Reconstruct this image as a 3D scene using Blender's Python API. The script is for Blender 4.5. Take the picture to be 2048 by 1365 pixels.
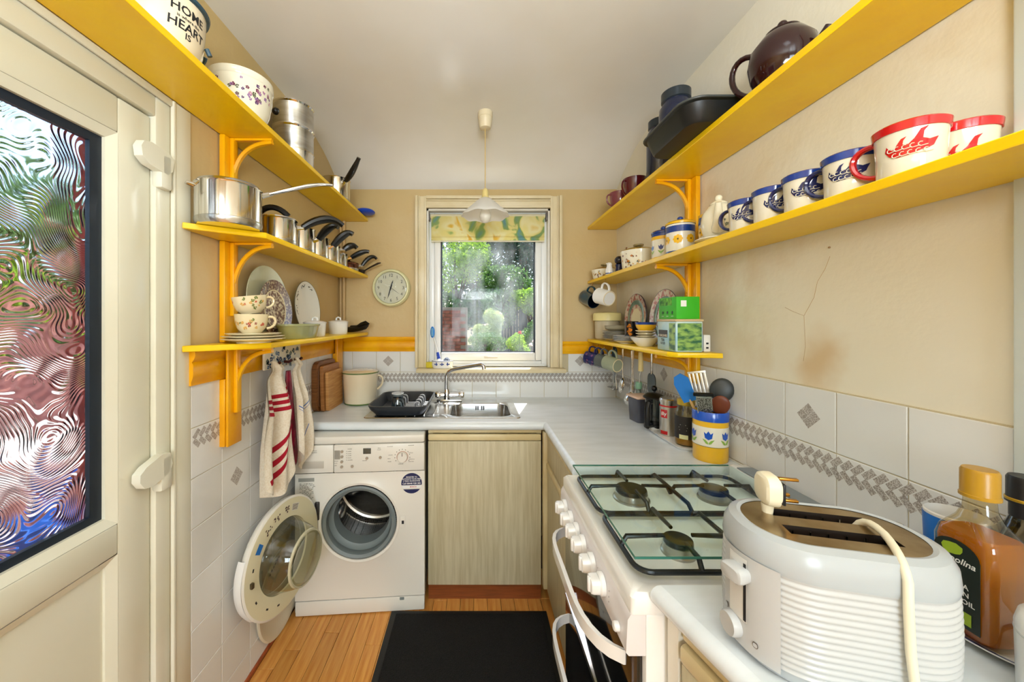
import bpy, bmesh, math, random
from mathutils import Vector, Matrix, Euler
PI = math.pi
for _o in list(bpy.data.objects):
    bpy.data.objects.remove(_o, do_unlink=True)
SC = bpy.context.scene
COL = SC.collection

# ---------------------------------------------------------------- camera
cam = bpy.data.cameras.new('camera')
cam.sensor_width = 36.0
cam.lens = 730 / 2048 * 36
cam.shift_x = (1024 - 951) / 2048
cam.shift_y = -(682.5 - 641) / 2048
cam.clip_start = 0.02
camo = bpy.data.objects.new('camera', cam)
camo.location = (0, 0, 1.34)
camo.rotation_euler = (PI / 2, 0, 0)
COL.objects.link(camo)
SC.camera = camo

# ---------------------------------------------------------------- world, sun, daylight
W = bpy.data.worlds.new('world'); SC.world = W; W.use_nodes = True
_n = W.node_tree.nodes; _n.clear()
_sky = _n.new('ShaderNodeTexSky'); _sky.sky_type = 'NISHITA'
_sky.sun_disc = False; _sky.sun_elevation = math.radians(58); _sky.sun_rotation = math.radians(10)
_sky.dust_density = 2.0
_bg = _n.new('ShaderNodeBackground'); _bg.inputs['Strength'].default_value = 0.42
_wo = _n.new('ShaderNodeOutputWorld')
W.node_tree.links.new(_sky.outputs[0], _bg.inputs[0]); W.node_tree.links.new(_bg.outputs[0], _wo.inputs[0])

def light(name, typ, loc, direction, energy, color=(1, 1, 1), size=None, size_y=None, angle=None):
    d = bpy.data.lights.new(name, typ); d.energy = energy; d.color = color
    if size:
        d.shape = 'RECTANGLE'; d.size = size; d.size_y = size_y or size
    if angle is not None:
        d.angle = angle
    o = bpy.data.objects.new(name, d); o.location = loc
    o.rotation_euler = Vector(direction).to_track_quat('-Z', 'Y').to_euler()
    COL.objects.link(o); return o
light('sun', 'SUN', (1, 6, 8), (-.16, -.52, -1), 14, (1, .95, .86), angle=math.radians(.6))
# daylight of the window in the wall behind the camera
light('rear_window_daylight', 'AREA', (.03, -3.04, 1.5), (0, 1, 0), 74, (.80, .92, 1), 1.15, 1.1)
# added fill lamp behind the camera, aimed up to brighten the ceiling
light('ceiling_fill', 'AREA', (.05, -.55, 1.7), (0, .3, 1), 42, (.86, .94, 1), .5, .5)

SC.view_settings.view_transform = 'Standard'
SC.view_settings.look = 'None'
SC.view_settings.exposure = 0.0
SC.view_settings.gamma = 1.0
SC.view_settings.use_curve_mapping = False

# ---------------------------------------------------------------- helpers: materials
def lin(c):
    return tuple(((x / 255) / 12.92 if x / 255 <= .04045 else ((x / 255 + .055) / 1.055) ** 2.4) for x in c)
MATS = {}
def mat(name, col=(200, 200, 200), rough=.5, metal=0., noise=None, col2=None, bump=None, coat=0., trans=0., ior=1.45,
        spec=.5, stretch=None, rnd=None, emit=None, sss=0., ramp=(.35, .65)):
    """procedural principled material; noise=(scale, detail) blends col and col2; bump=(scale, strength)"""
    if name in MATS:
        return MATS[name]
    m = bpy.data.materials.new(name); m.use_nodes = True
    nt = m.node_tree; N = nt.nodes; L = nt.links
    b = N['Principled BSDF']
    c1 = (*lin(col), 1)
    b.inputs['Base Color'].default_value = c1
    b.inputs['Roughness'].default_value = rough
    b.inputs['Metallic'].default_value = metal
    b.inputs['Specular IOR Level'].default_value = spec
    b.inputs['Coat Weight'].default_value = coat
    b.inputs['Coat Roughness'].default_value = .08
    b.inputs['Transmission Weight'].default_value = trans
    b.inputs['IOR'].default_value = ior
    if sss:
        b.inputs['Subsurface Weight'].default_value = sss
        b.inputs['Subsurface Radius'].default_value = (.01, .01, .01)
    if emit:
        b.inputs['Emission Color'].default_value = (*lin(emit[0]), 1); b.inputs['Emission Strength'].default_value = emit[1]
    tc = N.new('ShaderNodeTexCoord'); src = tc.outputs['Object']
    if stretch:
        mp = N.new('ShaderNodeMapping'); mp.inputs['Scale'].default_value = stretch
        L.new(src, mp.inputs[0]); src = mp.outputs[0]
    out = None
    if noise:
        t = N.new('ShaderNodeTexNoise'); t.inputs['Scale'].default_value = noise[0]; t.inputs['Detail'].default_value = noise[1]
        L.new(src, t.inputs['Vector'])
        r = N.new('ShaderNodeValToRGB')
        r.color_ramp.elements[0].position = ramp[0]; r.color_ramp.elements[1].position = ramp[1]
        r.color_ramp.elements[0].color = (*lin(col2 or tuple(x * .85 for x in col)), 1); r.color_ramp.elements[1].color = c1
        L.new(t.outputs[0], r.inputs[0]); out = r.outputs[0]
        L.new(out, b.inputs['Base Color'])
    if rnd:
        oi = N.new('ShaderNodeObjectInfo'); hs = N.new('ShaderNodeHueSaturation')
        mr = N.new('ShaderNodeMapRange'); mr.inputs['To Min'].default_value = rnd[0]; mr.inputs['To Max'].default_value = rnd[1]
        L.new(oi.outputs['Random'], mr.inputs[0]); L.new(mr.outputs[0], hs.inputs['Value'])
        if out: L.new(out, hs.inputs['Color'])
        else: hs.inputs['Color'].default_value = c1
        L.new(hs.outputs[0], b.inputs['Base Color'])
    if bump:
        t2 = N.new('ShaderNodeTexNoise'); t2.inputs['Scale'].default_value = bump[0]; t2.inputs['Detail'].default_value = 3
        L.new(src, t2.inputs['Vector'])
        bp = N.new('ShaderNodeBump'); bp.inputs['Strength'].default_value = bump[1]; bp.inputs['Distance'].default_value = .01
        L.new(t2.outputs[0], bp.inputs['Height']); L.new(bp.outputs[0], b.inputs['Normal'])
    MATS[name] = m
    return m

def thin_glass(name, tint=(255, 255, 255), gloss=1.0, rough=0., dust=0.):
    """clear thin pane: transparent with fresnel reflection and an optional film of dust"""
    if name in MATS: return MATS[name]
    m = bpy.data.materials.new(name); m.use_nodes = True
    N = m.node_tree.nodes; L = m.node_tree.links; N.clear()
    o = N.new('ShaderNodeOutputMaterial'); tr = N.new('ShaderNodeBsdfTransparent'); gl = N.new('ShaderNodeBsdfGlossy')
    tr.inputs[0].default_value = (*lin(tint), 1); gl.inputs['Roughness'].default_value = rough
    fr = N.new('ShaderNodeFresnel'); fr.inputs[0].default_value = 1.5
    mu = N.new('ShaderNodeMath'); mu.operation = 'MULTIPLY'; mu.inputs[1].default_value = gloss
    mx = N.new('ShaderNodeMixShader')
    ge = N.new('ShaderNodeNewGeometry'); iv = N.new('ShaderNodeMath'); iv.operation = 'SUBTRACT'; iv.inputs[0].default_value = 1.0
    L.new(ge.outputs['Backfacing'], iv.inputs[1]); m3 = N.new('ShaderNodeMath'); m3.operation = 'MULTIPLY'
    L.new(fr.outputs[0], m3.inputs[0]); L.new(iv.outputs[0], m3.inputs[1])
    L.new(m3.outputs[0], mu.inputs[0]); L.new(mu.outputs[0], mx.inputs[0]); L.new(tr.outputs[0], mx.inputs[1]); L.new(gl.outputs[0], mx.inputs[2])
    last = mx.outputs[0]
    if dust:
        di = N.new('ShaderNodeBsdfTranslucent'); di.inputs[0].default_value = (.75, .82, .88, 1)
        df = N.new('ShaderNodeBsdfDiffuse'); df.inputs[0].default_value = (.75, .8, .85, 1)
        ad = N.new('ShaderNodeMixShader'); L.new(di.outputs[0], ad.inputs[1]); L.new(df.outputs[0], ad.inputs[2])
        tc = N.new('ShaderNodeTexCoord'); mp = N.new('ShaderNodeMapping'); mp.inputs['Scale'].default_value = (6, 6, 2.5); mp.inputs['Rotation'].default_value = (0, .5, 0)
        t = N.new('ShaderNodeTexNoise'); t.inputs['Scale'].default_value = 1.5; t.inputs['Detail'].default_value = 5
        mr = N.new('ShaderNodeMapRange'); mr.inputs['From Min'].default_value = .38; mr.inputs['From Max'].default_value = .7; mr.inputs['To Max'].default_value = dust
        m2 = N.new('ShaderNodeMixShader')
        L.new(tc.outputs['Object'], mp.inputs[0]); L.new(mp.outputs[0], t.inputs[0]); L.new(t.outputs[0], mr.inputs[0]); L.new(mr.outputs[0], m2.inputs[0])
        L.new(last, m2.inputs[1]); L.new(ad.outputs[0], m2.inputs[2]); last = m2.outputs[0]
    L.new(last, o.inputs[0]); MATS[name] = m
    return m

def translucent(name, col, fac=.5, rough=.4):
    m = bpy.data.materials.new(name); m.use_nodes = True; N = m.node_tree.nodes; L = m.node_tree.links
    b = N['Principled BSDF']; b.inputs['Base Color'].default_value = (*lin(col), 1); b.inputs['Roughness'].default_value = rough
    tr = N.new('ShaderNodeBsdfTranslucent'); tr.inputs[0].default_value = (*lin(col), 1); mx = N.new('ShaderNodeMixShader'); mx.inputs[0].default_value = fac
    L.new(b.outputs[0], mx.inputs[1]); L.new(tr.outputs[0], mx.inputs[2]); L.new(mx.outputs[0], N['Material Output'].inputs[0]); MATS[name] = m
    return m

def obscure_glass():
    m = bpy.data.materials.new('obscure_glass'); m.use_nodes = True
    N = m.node_tree.nodes; L = m.node_tree.links; b = N['Principled BSDF']
    b.inputs['Base Color'].default_value = (.97, .98, 1, 1); b.inputs['Roughness'].default_value = .1
    b.inputs['Transmission Weight'].default_value = 1; b.inputs['IOR'].default_value = 1.24
    tc = N.new('ShaderNodeTexCoord')
    n1 = N.new('ShaderNodeTexNoise'); n1.inputs['Scale'].default_value = 5.5; n1.inputs['Detail'].default_value = 1.0
    L.new(tc.outputs['Object'], n1.inputs[0])
    # swirling ridges: bands of a domain-warped field
    wv = N.new('ShaderNodeTexWave'); wv.wave_type = 'RINGS'; wv.rings_direction = 'SPHERICAL'
    wv.inputs['Scale'].default_value = 20; wv.inputs['Distortion'].default_value = 0; wv.inputs['Detail'].default_value = 0
    vm = N.new('ShaderNodeVectorMath'); vm.operation = 'MULTIPLY_ADD'; vm.inputs[1].default_value = (.8, .8, .8)
    L.new(n1.outputs['Color'], vm.inputs[0]); L.new(tc.outputs['Object'], vm.inputs[2]); L.new(vm.outputs[0], wv.inputs[0])
    bp = N.new('ShaderNodeBump'); bp.inputs['Strength'].default_value = .42; bp.inputs['Distance'].default_value = .004
    L.new(wv.outputs['Fac'], bp.inputs['Height']); L.new(bp.outputs[0], b.inputs['Normal'])
    MATS['obscure_glass'] = m
    return m

# ---------------------------------------------------------------- helpers: meshes
def T(x=0, y=0, z=0): return Matrix.Translation((x, y, z))
def RX(a): return Matrix.Rotation(a, 4, 'X')
def RY(a): return Matrix.Rotation(a, 4, 'Y')
def RZ(a): return Matrix.Rotation(a, 4, 'Z')
def frame(o, d, up=(0, 0, 1)):
    """matrix whose local z runs along d"""
    z = Vector(d).normalized(); u = Vector(up)
    if abs(z.dot(u)) > .98: u = Vector((0, 1, 0))
    x = u.cross(z).normalized(); y = z.cross(x)
    return Matrix(((x.x, y.x, z.x, o[0]), (x.y, y.y, z.y, o[1]), (x.z, y.z, z.z, o[2]), (0, 0, 0, 1)))

class MB:
    def __init__(s): s.v = []; s.f = []
    def add(s, vs, fs, m=None):
        k = len(s.v)
        s.v += [tuple(m @ Vector(p)) for p in vs] if m is not None else [tuple(p) for p in vs]
        s.f += [tuple(i + k for i in f) for f in fs]
        return s
    def box(s, x0, x1, y0, y1, z0, z1, bev=0., m=None, seg=2):
        if bev <= 0:
            vs = [(x, y, z) for z in (z0, z1) for y in (y0, y1) for x in (x0, x1)]
            fs = [(0, 2, 3, 1), (4, 5, 7, 6), (0, 1, 5, 4), (2, 6, 7, 3), (0, 4, 6, 2), (1, 3, 7, 5)]
            return s.add(vs, fs, m)
        bm = bmesh.new(); bmesh.ops.create_cube(bm, size=1)
        for v in bm.verts:
            v.co = Vector(((x0 + x1) / 2 + v.co.x * (x1 - x0), (y0 + y1) / 2 + v.co.y * (y1 - y0), (z0 + z1) / 2 + v.co.z * (z1 - z0)))
        bmesh.ops.bevel(bm, geom=bm.edges[:], offset=min(bev, .49 * min(x1 - x0, y1 - y0, z1 - z0)), segments=seg, profile=.5, affect='EDGES')
        return s.bm(bm, m)
    def bm(s, bm, m=None):
        bm.verts.index_update()
        s.add([v.co[:] for v in bm.verts], [[v.index for v in f.verts] for f in bm.faces], m); bm.free(); return s
    def lathe(s, prof, n=32, m=None, a0=0., a1=None, sx=1., sy=1.):
        """prof: [(r, z)] outer bottom to top; closed shells are given as one going profile"""
        full = a1 is None
        k = n if full else n + 1
        vs = []; fs = []; idx = []
        for (r, z) in prof:
            if r < 1e-6:
                idx.append([len(vs)] * k); vs.append((0, 0, z))
            else:
                row = []
                for i in range(k):
                    a = a0 + (2 * PI if full else (a1 - a0)) * i / n
                    row.append(len(vs)); vs.append((r * math.cos(a) * sx, r * math.sin(a) * sy, z))
                idx.append(row)
        for j in range(len(prof) - 1):
            A, B = idx[j], idx[j + 1]
            for i in range(n):
                i2 = (i + 1) % k
                q = []
                for t in (A[i], A[i2], B[i2], B[i]):
                    if t not in q: q.append(t)
                if len(q) > 2: fs.append(tuple(q))
        return s.add(vs, fs, m)
    def tube(s, pts, r, n=8, m=None, closed=False, cap=True, flat=1.):
        P = [Vector(p) for p in pts]; k = len(P)
        rr = r if isinstance(r, (list, tuple)) else [r] * k
        vs = []; fs = []; up = None
        for i in range(k):
            if closed: t = (P[(i + 1) % k] - P[i - 1])
            else: t = P[min(i + 1, k - 1)] - P[max(i - 1, 0)]
            t.normalize()
            if up is None:
                up = Vector((0, 0, 1)) if abs(t.z) < .9 else Vector((0, 1, 0))
            a = up - t * up.dot(t); a.normalize(); up = a
            c = t.cross(a)
            for j in range(n):
                w = 2 * PI * j / n
                vs.append(tuple(P[i] + a * (rr[i] * math.cos(w)) + c * (rr[i] * flat * math.sin(w))))
        for i in range(k if closed else k - 1):
            i2 = (i + 1) % k
            for j in range(n):
                j2 = (j + 1) % n
                fs.append((i * n + j, i2 * n + j, i2 * n + j2, i * n + j2))
        if cap and not closed:
            fs.append(tuple(range(n))); fs.append(tuple((k - 1) * n + j for j in reversed(range(n))))
        return s.add(vs, fs, m)
    def prism(s, pts, z0, z1, m=None):
        n = len(pts)
        vs = [(x, y, z0) for x, y in pts] + [(x, y, z1) for x, y in pts]
        fs = [tuple(reversed(range(n))), tuple(range(n, 2 * n))] + [(i, (i + 1) % n, (i + 1) % n + n, i + n) for i in range(n)]
        return s.add(vs, fs, m)
    def grid(s, fn, nu, nv, m=None, closed_u=False):
        vs = [fn(i / nu, j / nv) for j in range(nv + 1) for i in range(nu + 1)]
        fs = [(j * (nu + 1) + i, j * (nu + 1) + i + 1, (j + 1) * (nu + 1) + i + 1, (j + 1) * (nu + 1) + i) for j in range(nv) for i in range(nu)]
        return s.add(vs, fs, m)
    def sphere(s, c, r, n=16, sc=(1, 1, 1), m=None):
        mm = T(*c) @ Matrix.Diagonal((sc[0], sc[1], sc[2], 1))
        if m is not None: mm = m @ mm
        return s.lathe([(r * math.sin(PI * j / (n // 2)), -r * math.cos(PI * j / (n // 2))) for j in range(n // 2 + 1)], n, mm)
    def mesh(s, name, material, ang=38):
        me = bpy.data.meshes.new(name); me.from_pydata(s.v, [], s.f); me.validate()
        bm = bmesh.new(); bm.from_mesh(me)
        bmesh.ops.remove_doubles(bm, verts=bm.verts[:], dist=1e-6)
        bmesh.ops.recalc_face_normals(bm, faces=bm.faces[:])
        bm.to_mesh(me); bm.free()
        me.materials.append(material)
        for p in me.polygons: p.use_smooth = True
        me.set_sharp_from_angle(angle=math.radians(ang))
        return me

def obj(name, mb, material, parent=None, loc=None, rz=0, m=None, ang=38):
    me = mb.mesh(name, material, ang) if isinstance(mb, MB) else mb
    o = bpy.data.objects.new(name, me); COL.objects.link(o)
    if parent is not None: o.parent = parent
    if m is not None: o.matrix_local = m
    else:
        if loc: o.location = loc
        if rz: o.rotation_euler = (0, 0, rz)
    return o
def thing(name, label, cat, loc=(0, 0, 0), rz=0, group=None, m=None):
    o = bpy.data.objects.new(name, None); o.empty_display_size = .02; COL.objects.link(o)
    if m is not None: o.matrix_local = m
    else: o.location = loc; o.rotation_euler = (0, 0, rz)
    return tag(o, label, cat, group)
def tag(o, label, cat, group=None):
    o['label'] = label; o['category'] = cat
    if group: o['group'] = group
    return o
def stuff(o):
    o['kind'] = 'stuff'; return o
def struct(o, label=None):
    o['kind'] = 'structure'
    if label: o['label'] = label
    return o
def copy_tree(o, parent=None):
    c = o.copy(); COL.objects.link(c); c.parent = parent
    for ch in list(o.children): copy_tree(ch, c)
    return c

_txt = {}
def text_polys(s, size, align='CENTER', bold=False, shear=0.):
    """lettering as flat 2D faces: (verts, faces)"""
    k = (s, size, align, bold, shear)
    if k in _txt: return _txt[k]
    cu = bpy.data.curves.new('t', 'FONT'); cu.body = s; cu.size = size; cu.align_x = align; cu.resolution_u = 2
    cu.shear = shear
    if bold: cu.offset = size * .018
    o = bpy.data.objects.new('t', cu); COL.objects.link(o)
    dg = bpy.context.evaluated_depsgraph_get()
    me = bpy.data.meshes.new_from_object(o.evaluated_get(dg))
    r = ([(v.co.x, v.co.y) for v in me.vertices], [tuple(p.vertices) for p in me.polygons])
    bpy.data.objects.remove(o); bpy.data.curves.remove(cu); bpy.data.meshes.remove(me)
    _txt[k] = r
    return r
def put_text(mb, s, size, fn, bold=False, align='CENTER', shear=0.):
    v, f = text_polys(s, size, align, bold, shear)
    mb.add([fn(x, y) for x, y in v], f)
def flat(o, u, w):
    """mapping (x,y) -> o + x*u + y*w"""
    o = Vector(o); u = Vector(u); w = Vector(w)
    return lambda x, y: tuple(o + u * x + w * y)
def wrap(prof, th0, z0, off=.0006, sx=1, sy=1):
    """mapping of flat (x,y) metres onto a lathe surface with profile prof (outer side), reading left to right from outside"""
    P = sorted(prof, key=lambda p: p[1])
    def rad(z):
        for (r0, za), (r1, zb) in zip(P, P[1:]):
            if za <= z <= zb and zb > za: return r0 + (r1 - r0) * (z - za) / (zb - za)
        return P[0][0] if z < P[0][1] else P[-1][0]
    def fn(x, y):
        r = rad(z0 + y); a = th0 + x / max(r, .001); r += off
        return (r * math.cos(a) * sx, r * math.sin(a) * sy, z0 + y)
    return fn
def blob(cx, cy, r, n=8, j=.25, rng=random, ex=1., rot=0.):
    pts = []
    for i in range(n):
        a = 2 * PI * i / n; q = r * (1 + rng.uniform(-j, j))
        x, y = q * math.cos(a) * ex, q * math.sin(a)
        pts.append((cx + x * math.cos(rot) - y * math.sin(rot), cy + x * math.sin(rot) + y * math.cos(rot)))
    return pts
def put_poly(mb, pts, fn): mb.add([fn(x, y) for x, y in pts], [tuple(range(len(pts)))])
def arc(c, r, a0, a1, n, fn=lambda x, y: (x, y)):
    return [fn(c[0] + r * math.cos(a0 + (a1 - a0) * i / n), c[1] + r * math.sin(a0 + (a1 - a0) * i / n)) for i in range(n + 1)]
def rrect(w, h, r, n=5):
    p = []
    for cx, cy, a in ((w / 2 - r, h / 2 - r, 0), (-w / 2 + r, h / 2 - r, PI / 2), (-w / 2 + r, -h / 2 + r, PI), (w / 2 - r, -h / 2 + r, 1.5 * PI)):
        p += [(cx + r * math.cos(a + PI / 2 * i / n), cy + r * math.sin(a + PI / 2 * i / n)) for i in range(n + 1)]
    return p
def bez(p0, p1, p2, p3, n=10):
    P = [Vector(p) for p in (p0, p1, p2, p3)]
    return [tuple(P[0] * (1 - t) ** 3 + P[1] * 3 * t * (1 - t) ** 2 + P[2] * 3 * t * t * (1 - t) + P[3] * t ** 3) for t in (i / n for i in range(n + 1))]
# ---------------------------------------------------------------- materials
XL, XR, YB, YF, ZC = -.852, .886, 2.289, -3.0, 2.345
def wall_paint(name, c1, c2):
    m = mat(name, c1, .5, noise=(1.6, 4), col2=c2, bump=(38, .12))
    # old smoke and damp stains
    N = m.node_tree.nodes; L = m.node_tree.links; b = N['Principled BSDF']
    src = b.inputs['Base Color'].links[0].from_socket
    tc = N.new('ShaderNodeTexCoord'); t = N.new('ShaderNodeTexNoise'); t.inputs['Scale'].default_value = 3.1; t.inputs['Detail'].default_value = 5
    L.new(tc.outputs['Object'], t.inputs[0])
    r = N.new('ShaderNodeMapRange'); r.inputs['From Min'].default_value = .58; r.inputs['From Max'].default_value = .78; r.inputs['To Max'].default_value = .55
    mx = N.new('ShaderNodeMixRGB'); mx.inputs[2].default_value = (*lin((205, 168, 104)), 1)
    L.new(t.outputs[0], r.inputs[0]); L.new(r.outputs[0], mx.inputs[0]); L.new(src, mx.inputs[1]); L.new(mx.outputs[0], b.inputs['Base Color'])
    return m
def add_stain(m, spots):
    N = m.node_tree.nodes; L = m.node_tree.links; b = N['Principled BSDF']
    for (c, sc, amt, colr) in spots:
        src = b.inputs['Base Color'].links[0].from_socket
        tc = N.new('ShaderNodeTexCoord'); nz = N.new('ShaderNodeTexNoise'); nz.inputs['Scale'].default_value = 9; nz.inputs['Detail'].default_value = 3
        L.new(tc.outputs['Object'], nz.inputs[0])
        ad = N.new('ShaderNodeVectorMath'); ad.operation = 'MULTIPLY_ADD'; ad.inputs[1].default_value = (.12, .12, .12); L.new(nz.outputs['Color'], ad.inputs[0]); L.new(tc.outputs['Object'], ad.inputs[2])
        sb = N.new('ShaderNodeVectorMath'); sb.operation = 'SUBTRACT'; sb.inputs[1].default_value = tuple(x + .06 for x in c); L.new(ad.outputs[0], sb.inputs[0])
        ml = N.new('ShaderNodeVectorMath'); ml.operation = 'MULTIPLY'; ml.inputs[1].default_value = tuple(1 / s for s in sc); L.new(sb.outputs[0], ml.inputs[0])
        ln = N.new('ShaderNodeVectorMath'); ln.operation = 'LENGTH'; L.new(ml.outputs[0], ln.inputs[0])
        mr = N.new('ShaderNodeMapRange'); mr.interpolation_type = 'SMOOTHSTEP'; mr.inputs['From Min'].default_value = 1; mr.inputs['From Max'].default_value = .1; mr.inputs['To Max'].default_value = amt; L.new(ln.outputs['Value'], mr.inputs[0])
        mx = N.new('ShaderNodeMixRGB'); mx.inputs[2].default_value = (*lin(colr), 1); L.new(mr.outputs[0], mx.inputs[0]); L.new(src, mx.inputs[1]); L.new(mx.outputs[0], b.inputs['Base Color'])
PAINT = wall_paint('wall_paint', (240, 236, 224), (237, 229, 207))
PAINT2 = wall_paint('aged_shaded_wall_paint', (210, 186, 138), (200, 172, 116))  # aged yellow paint, darkened further to put backlit shade into the colour
CEIL = mat('ceiling_gloss_paint', (238, 236, 231), .17, noise=(1.3, 4), col2=(230, 225, 214), bump=(5, .2))
TILE = mat('white_glazed_tile', (236, 237, 237), .1, noise=(2, 2), col2=(230, 229, 225), bump=(12, .03), rnd=(.95, 1.03))
GROUT = mat('grout', (204, 190, 156), .8, bump=(300, .2))
SPECK = mat('tile_speckle_print', (206, 200, 194), .15, noise=(420, 2), col2=(150, 140, 132), ramp=(.42, .58))
YEL = mat('yellow_gloss_paint', (252, 210, 12), .3, noise=(7, 3), col2=(246, 198, 6), bump=(30, .08))
ORA = mat('amber_gloss_paint', (246, 182, 8), .3, noise=(9, 3), col2=(236, 162, 4), bump=(40, .12))
UPVC = mat('white_upvc', (232, 230, 214), .25, noise=(3, 2), col2=(224, 220, 198))
WGLOSS = mat('white_gloss_wood', (236, 232, 220), .3, noise=(6, 3), col2=(224, 216, 196), bump=(25, .06))
CREAMT = mat('cream_gloss_trim', (232, 218, 184), .35, noise=(5, 3), col2=(218, 200, 156), bump=(25, .08))
BLACKRUB = mat('dark_gasket', (22, 34, 48), .4)
PLANK = mat('beech_plank', (226, 166, 88), .28, noise=(3, 6), col2=(204, 132, 58), stretch=(22, 1.6, 1), rnd=(.84, 1.1))
STEEL = mat('stainless_steel', (205, 205, 205), .2, metal=1, noise=(9, 2), col2=(180, 178, 172), stretch=(1, 1, 6))
POLISH = mat('polished_steel', (222, 220, 216), .1, metal=1)
CHROME = mat('chrome', (225, 226, 228), .06, metal=1)
BLKPL = mat('black_bakelite', (14, 14, 14), .28)
DKGREY = mat('dark_grey_plastic', (42, 46, 52), .32)
WHITEPL = mat('white_plastic', (234, 232, 228), .3)
CERAM = mat('cream_ceramic', (240, 234, 212), .1, coat=.5)
WCER = mat('white_ceramic', (238, 236, 230), .1, coat=.5)
INK = mat('black_print', (26, 26, 30), .4)
BLUE = mat('blue_enamel', (24, 58, 140), .12, coat=.6)
NAVY = mat('navy_enamel', (20, 30, 84), .12, coat=.6)
RED = mat('red_enamel', (196, 14, 24), .12, coat=.6)
BRASS = mat('brass', (190, 140, 60), .25, metal=1)
CLEARG = thin_glass('clear_glass', (250, 252, 252), 1.0)
PANE = thin_glass('dusty_window_glass', (252, 254, 254), .22, dust=.17)
BRICK_O = mat('outside_brick', (176, 76, 58), .8, noise=(14, 3), col2=(128, 46, 36), bump=(30, .4))

def axes(o, x, y, n):
    return Matrix(((x[0], y[0], n[0], o[0]), (x[1], y[1], n[1], o[1]), (x[2], y[2], n[2], o[2]), (0, 0, 0, 1)))

# ---------------------------------------------------------------- walls, ceiling, floor
mb = MB()
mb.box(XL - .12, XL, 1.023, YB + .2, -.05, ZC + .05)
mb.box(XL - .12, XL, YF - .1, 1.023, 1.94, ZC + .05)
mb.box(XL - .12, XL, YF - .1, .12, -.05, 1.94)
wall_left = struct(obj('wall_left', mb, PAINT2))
mb = MB()
mb.box(-1.075, -.975, .985, YB + .2, -.4, 2.6); mb.box(-1.075, -.975, YF - .1, .985, 1.98, 2.6); mb.box(-1.075, -.975, YF - .1, .15, -.4, 1.98)
struct(obj('wall_outside', mb, BRICK_O))
mb = MB().box(XR, XR + .12, YF - .1, YB + .2, -.05, ZC + .05)
wall_right = struct(obj('wall_right', mb, PAINT))
add_stain(PAINT, [((XR, .945, 1.235), (.5, .085, .13), .65, (208, 168, 104)), ((XR, 1.34, 1.42), (.5, .12, .26), .4, (206, 172, 112)), ((XR, 1.2, 1.72), (.5, .3, .2), .35, (214, 184, 130))])
mb = MB()
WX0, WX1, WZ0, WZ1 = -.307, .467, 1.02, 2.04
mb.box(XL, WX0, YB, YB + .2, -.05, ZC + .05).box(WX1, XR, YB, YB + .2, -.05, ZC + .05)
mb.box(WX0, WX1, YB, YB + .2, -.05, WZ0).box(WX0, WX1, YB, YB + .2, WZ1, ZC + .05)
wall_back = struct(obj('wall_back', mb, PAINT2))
# wall behind the camera, with the window that lights the room
mb = MB()
mb.box(XL, -.55, YF - .1, YF, -.05, ZC + .05).box(.61, XR, YF - .1, YF, -.05, ZC + .05)
mb.box(-.55, .61, YF - .1, YF, -.05, .94).box(-.55, .61, YF - .1, YF, 2.06, ZC + .05)
struct(obj('wall_rear', mb, PAINT))
w2 = thing('window_2', '', ''); del w2['label']; del w2['category']; struct(w2)
mb = MB()
for x0, x1, z0, z1 in ((-.55, -.5, .94, 2.06), (.56, .61, .94, 2.06), (-.5, .56, .94, .99), (-.5, .56, 2.01, 2.06), (.005, .055, .99, 2.01)):
    mb.box(x0, x1, YF - .04, YF + .02, z0, z1, .004)
obj('window_frame', mb, WGLOSS, w2)

prof = [(YF, ZC), (0, ZC), (.9, ZC), (1.55, ZC), (1.72, 2.344), (1.84, 2.333), (1.94, 2.316), (2.04, 2.29), (2.12, 2.26), (2.19, 2.226), (2.25, 2.187), (YB + .01, 2.155)]
mb = MB(); NX = 10
vs = [(XL + (XR - XL) * i / NX, y, z + dz) for dz in (0, .06) for (y, z) in prof for i in range(NX + 1)]
n1 = len(prof) * (NX + 1)
fs = []
for k in (0, n1):
    fs += [(k + j * (NX + 1) + i, k + j * (NX + 1) + i + 1, k + (j + 1) * (NX + 1) + i + 1, k + (j + 1) * (NX + 1) + i) for j in range(len(prof) - 1) for i in range(NX)]
mb.add(vs, fs)
struct(obj('ceiling', mb, CEIL))

floor = struct(obj('floor', MB().box(XL, XR, YF, YB, -.06, -.012), mat('subfloor_gap', (96, 52, 20), .6)))
rng = random.Random(3)
PW = .064
pl_mesh = {}
for i in range(27):
    x0 = XL + .012 + i * PW
    if x0 + PW > XR: break
    y = 1.0 - rng.random() * .5
    while y < 1.95:
        ln = rng.choice((.32, .42, .52)); y1 = min(y + ln, 1.97)
        if y1 > .95 and not (x0 > .33):
            k = round(y1 - y, 3)
            if k not in pl_mesh:
                q = MB().box(.0006, PW - .0006, .0006, k - .0006, -.012, 0, .0012, seg=1)
                pl_mesh[k] = q.mesh('plank', PLANK)
            obj('plank', pl_mesh[k], None, floor, (x0, y, 0))
        y = y1
mb = MB().box(XL, XR, YF, 1.0, -.012, -.0002)
obj('plank_field', mb, mat('beech_boards_near', (224, 162, 84), .28, noise=(3, 6), col2=(204, 132, 58), stretch=(22, 1.6, 1)), floor)['kind'] = 'stuff'
struct(obj('trim_5', MB().box(XL, XL + .014, 1.09, 1.64, 0, .016, .004), mat('red_brown_edging', (172, 84, 42), .4, noise=(20, 2))), 'reddish brown wooden edging strip along the tiled left wall')

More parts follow.
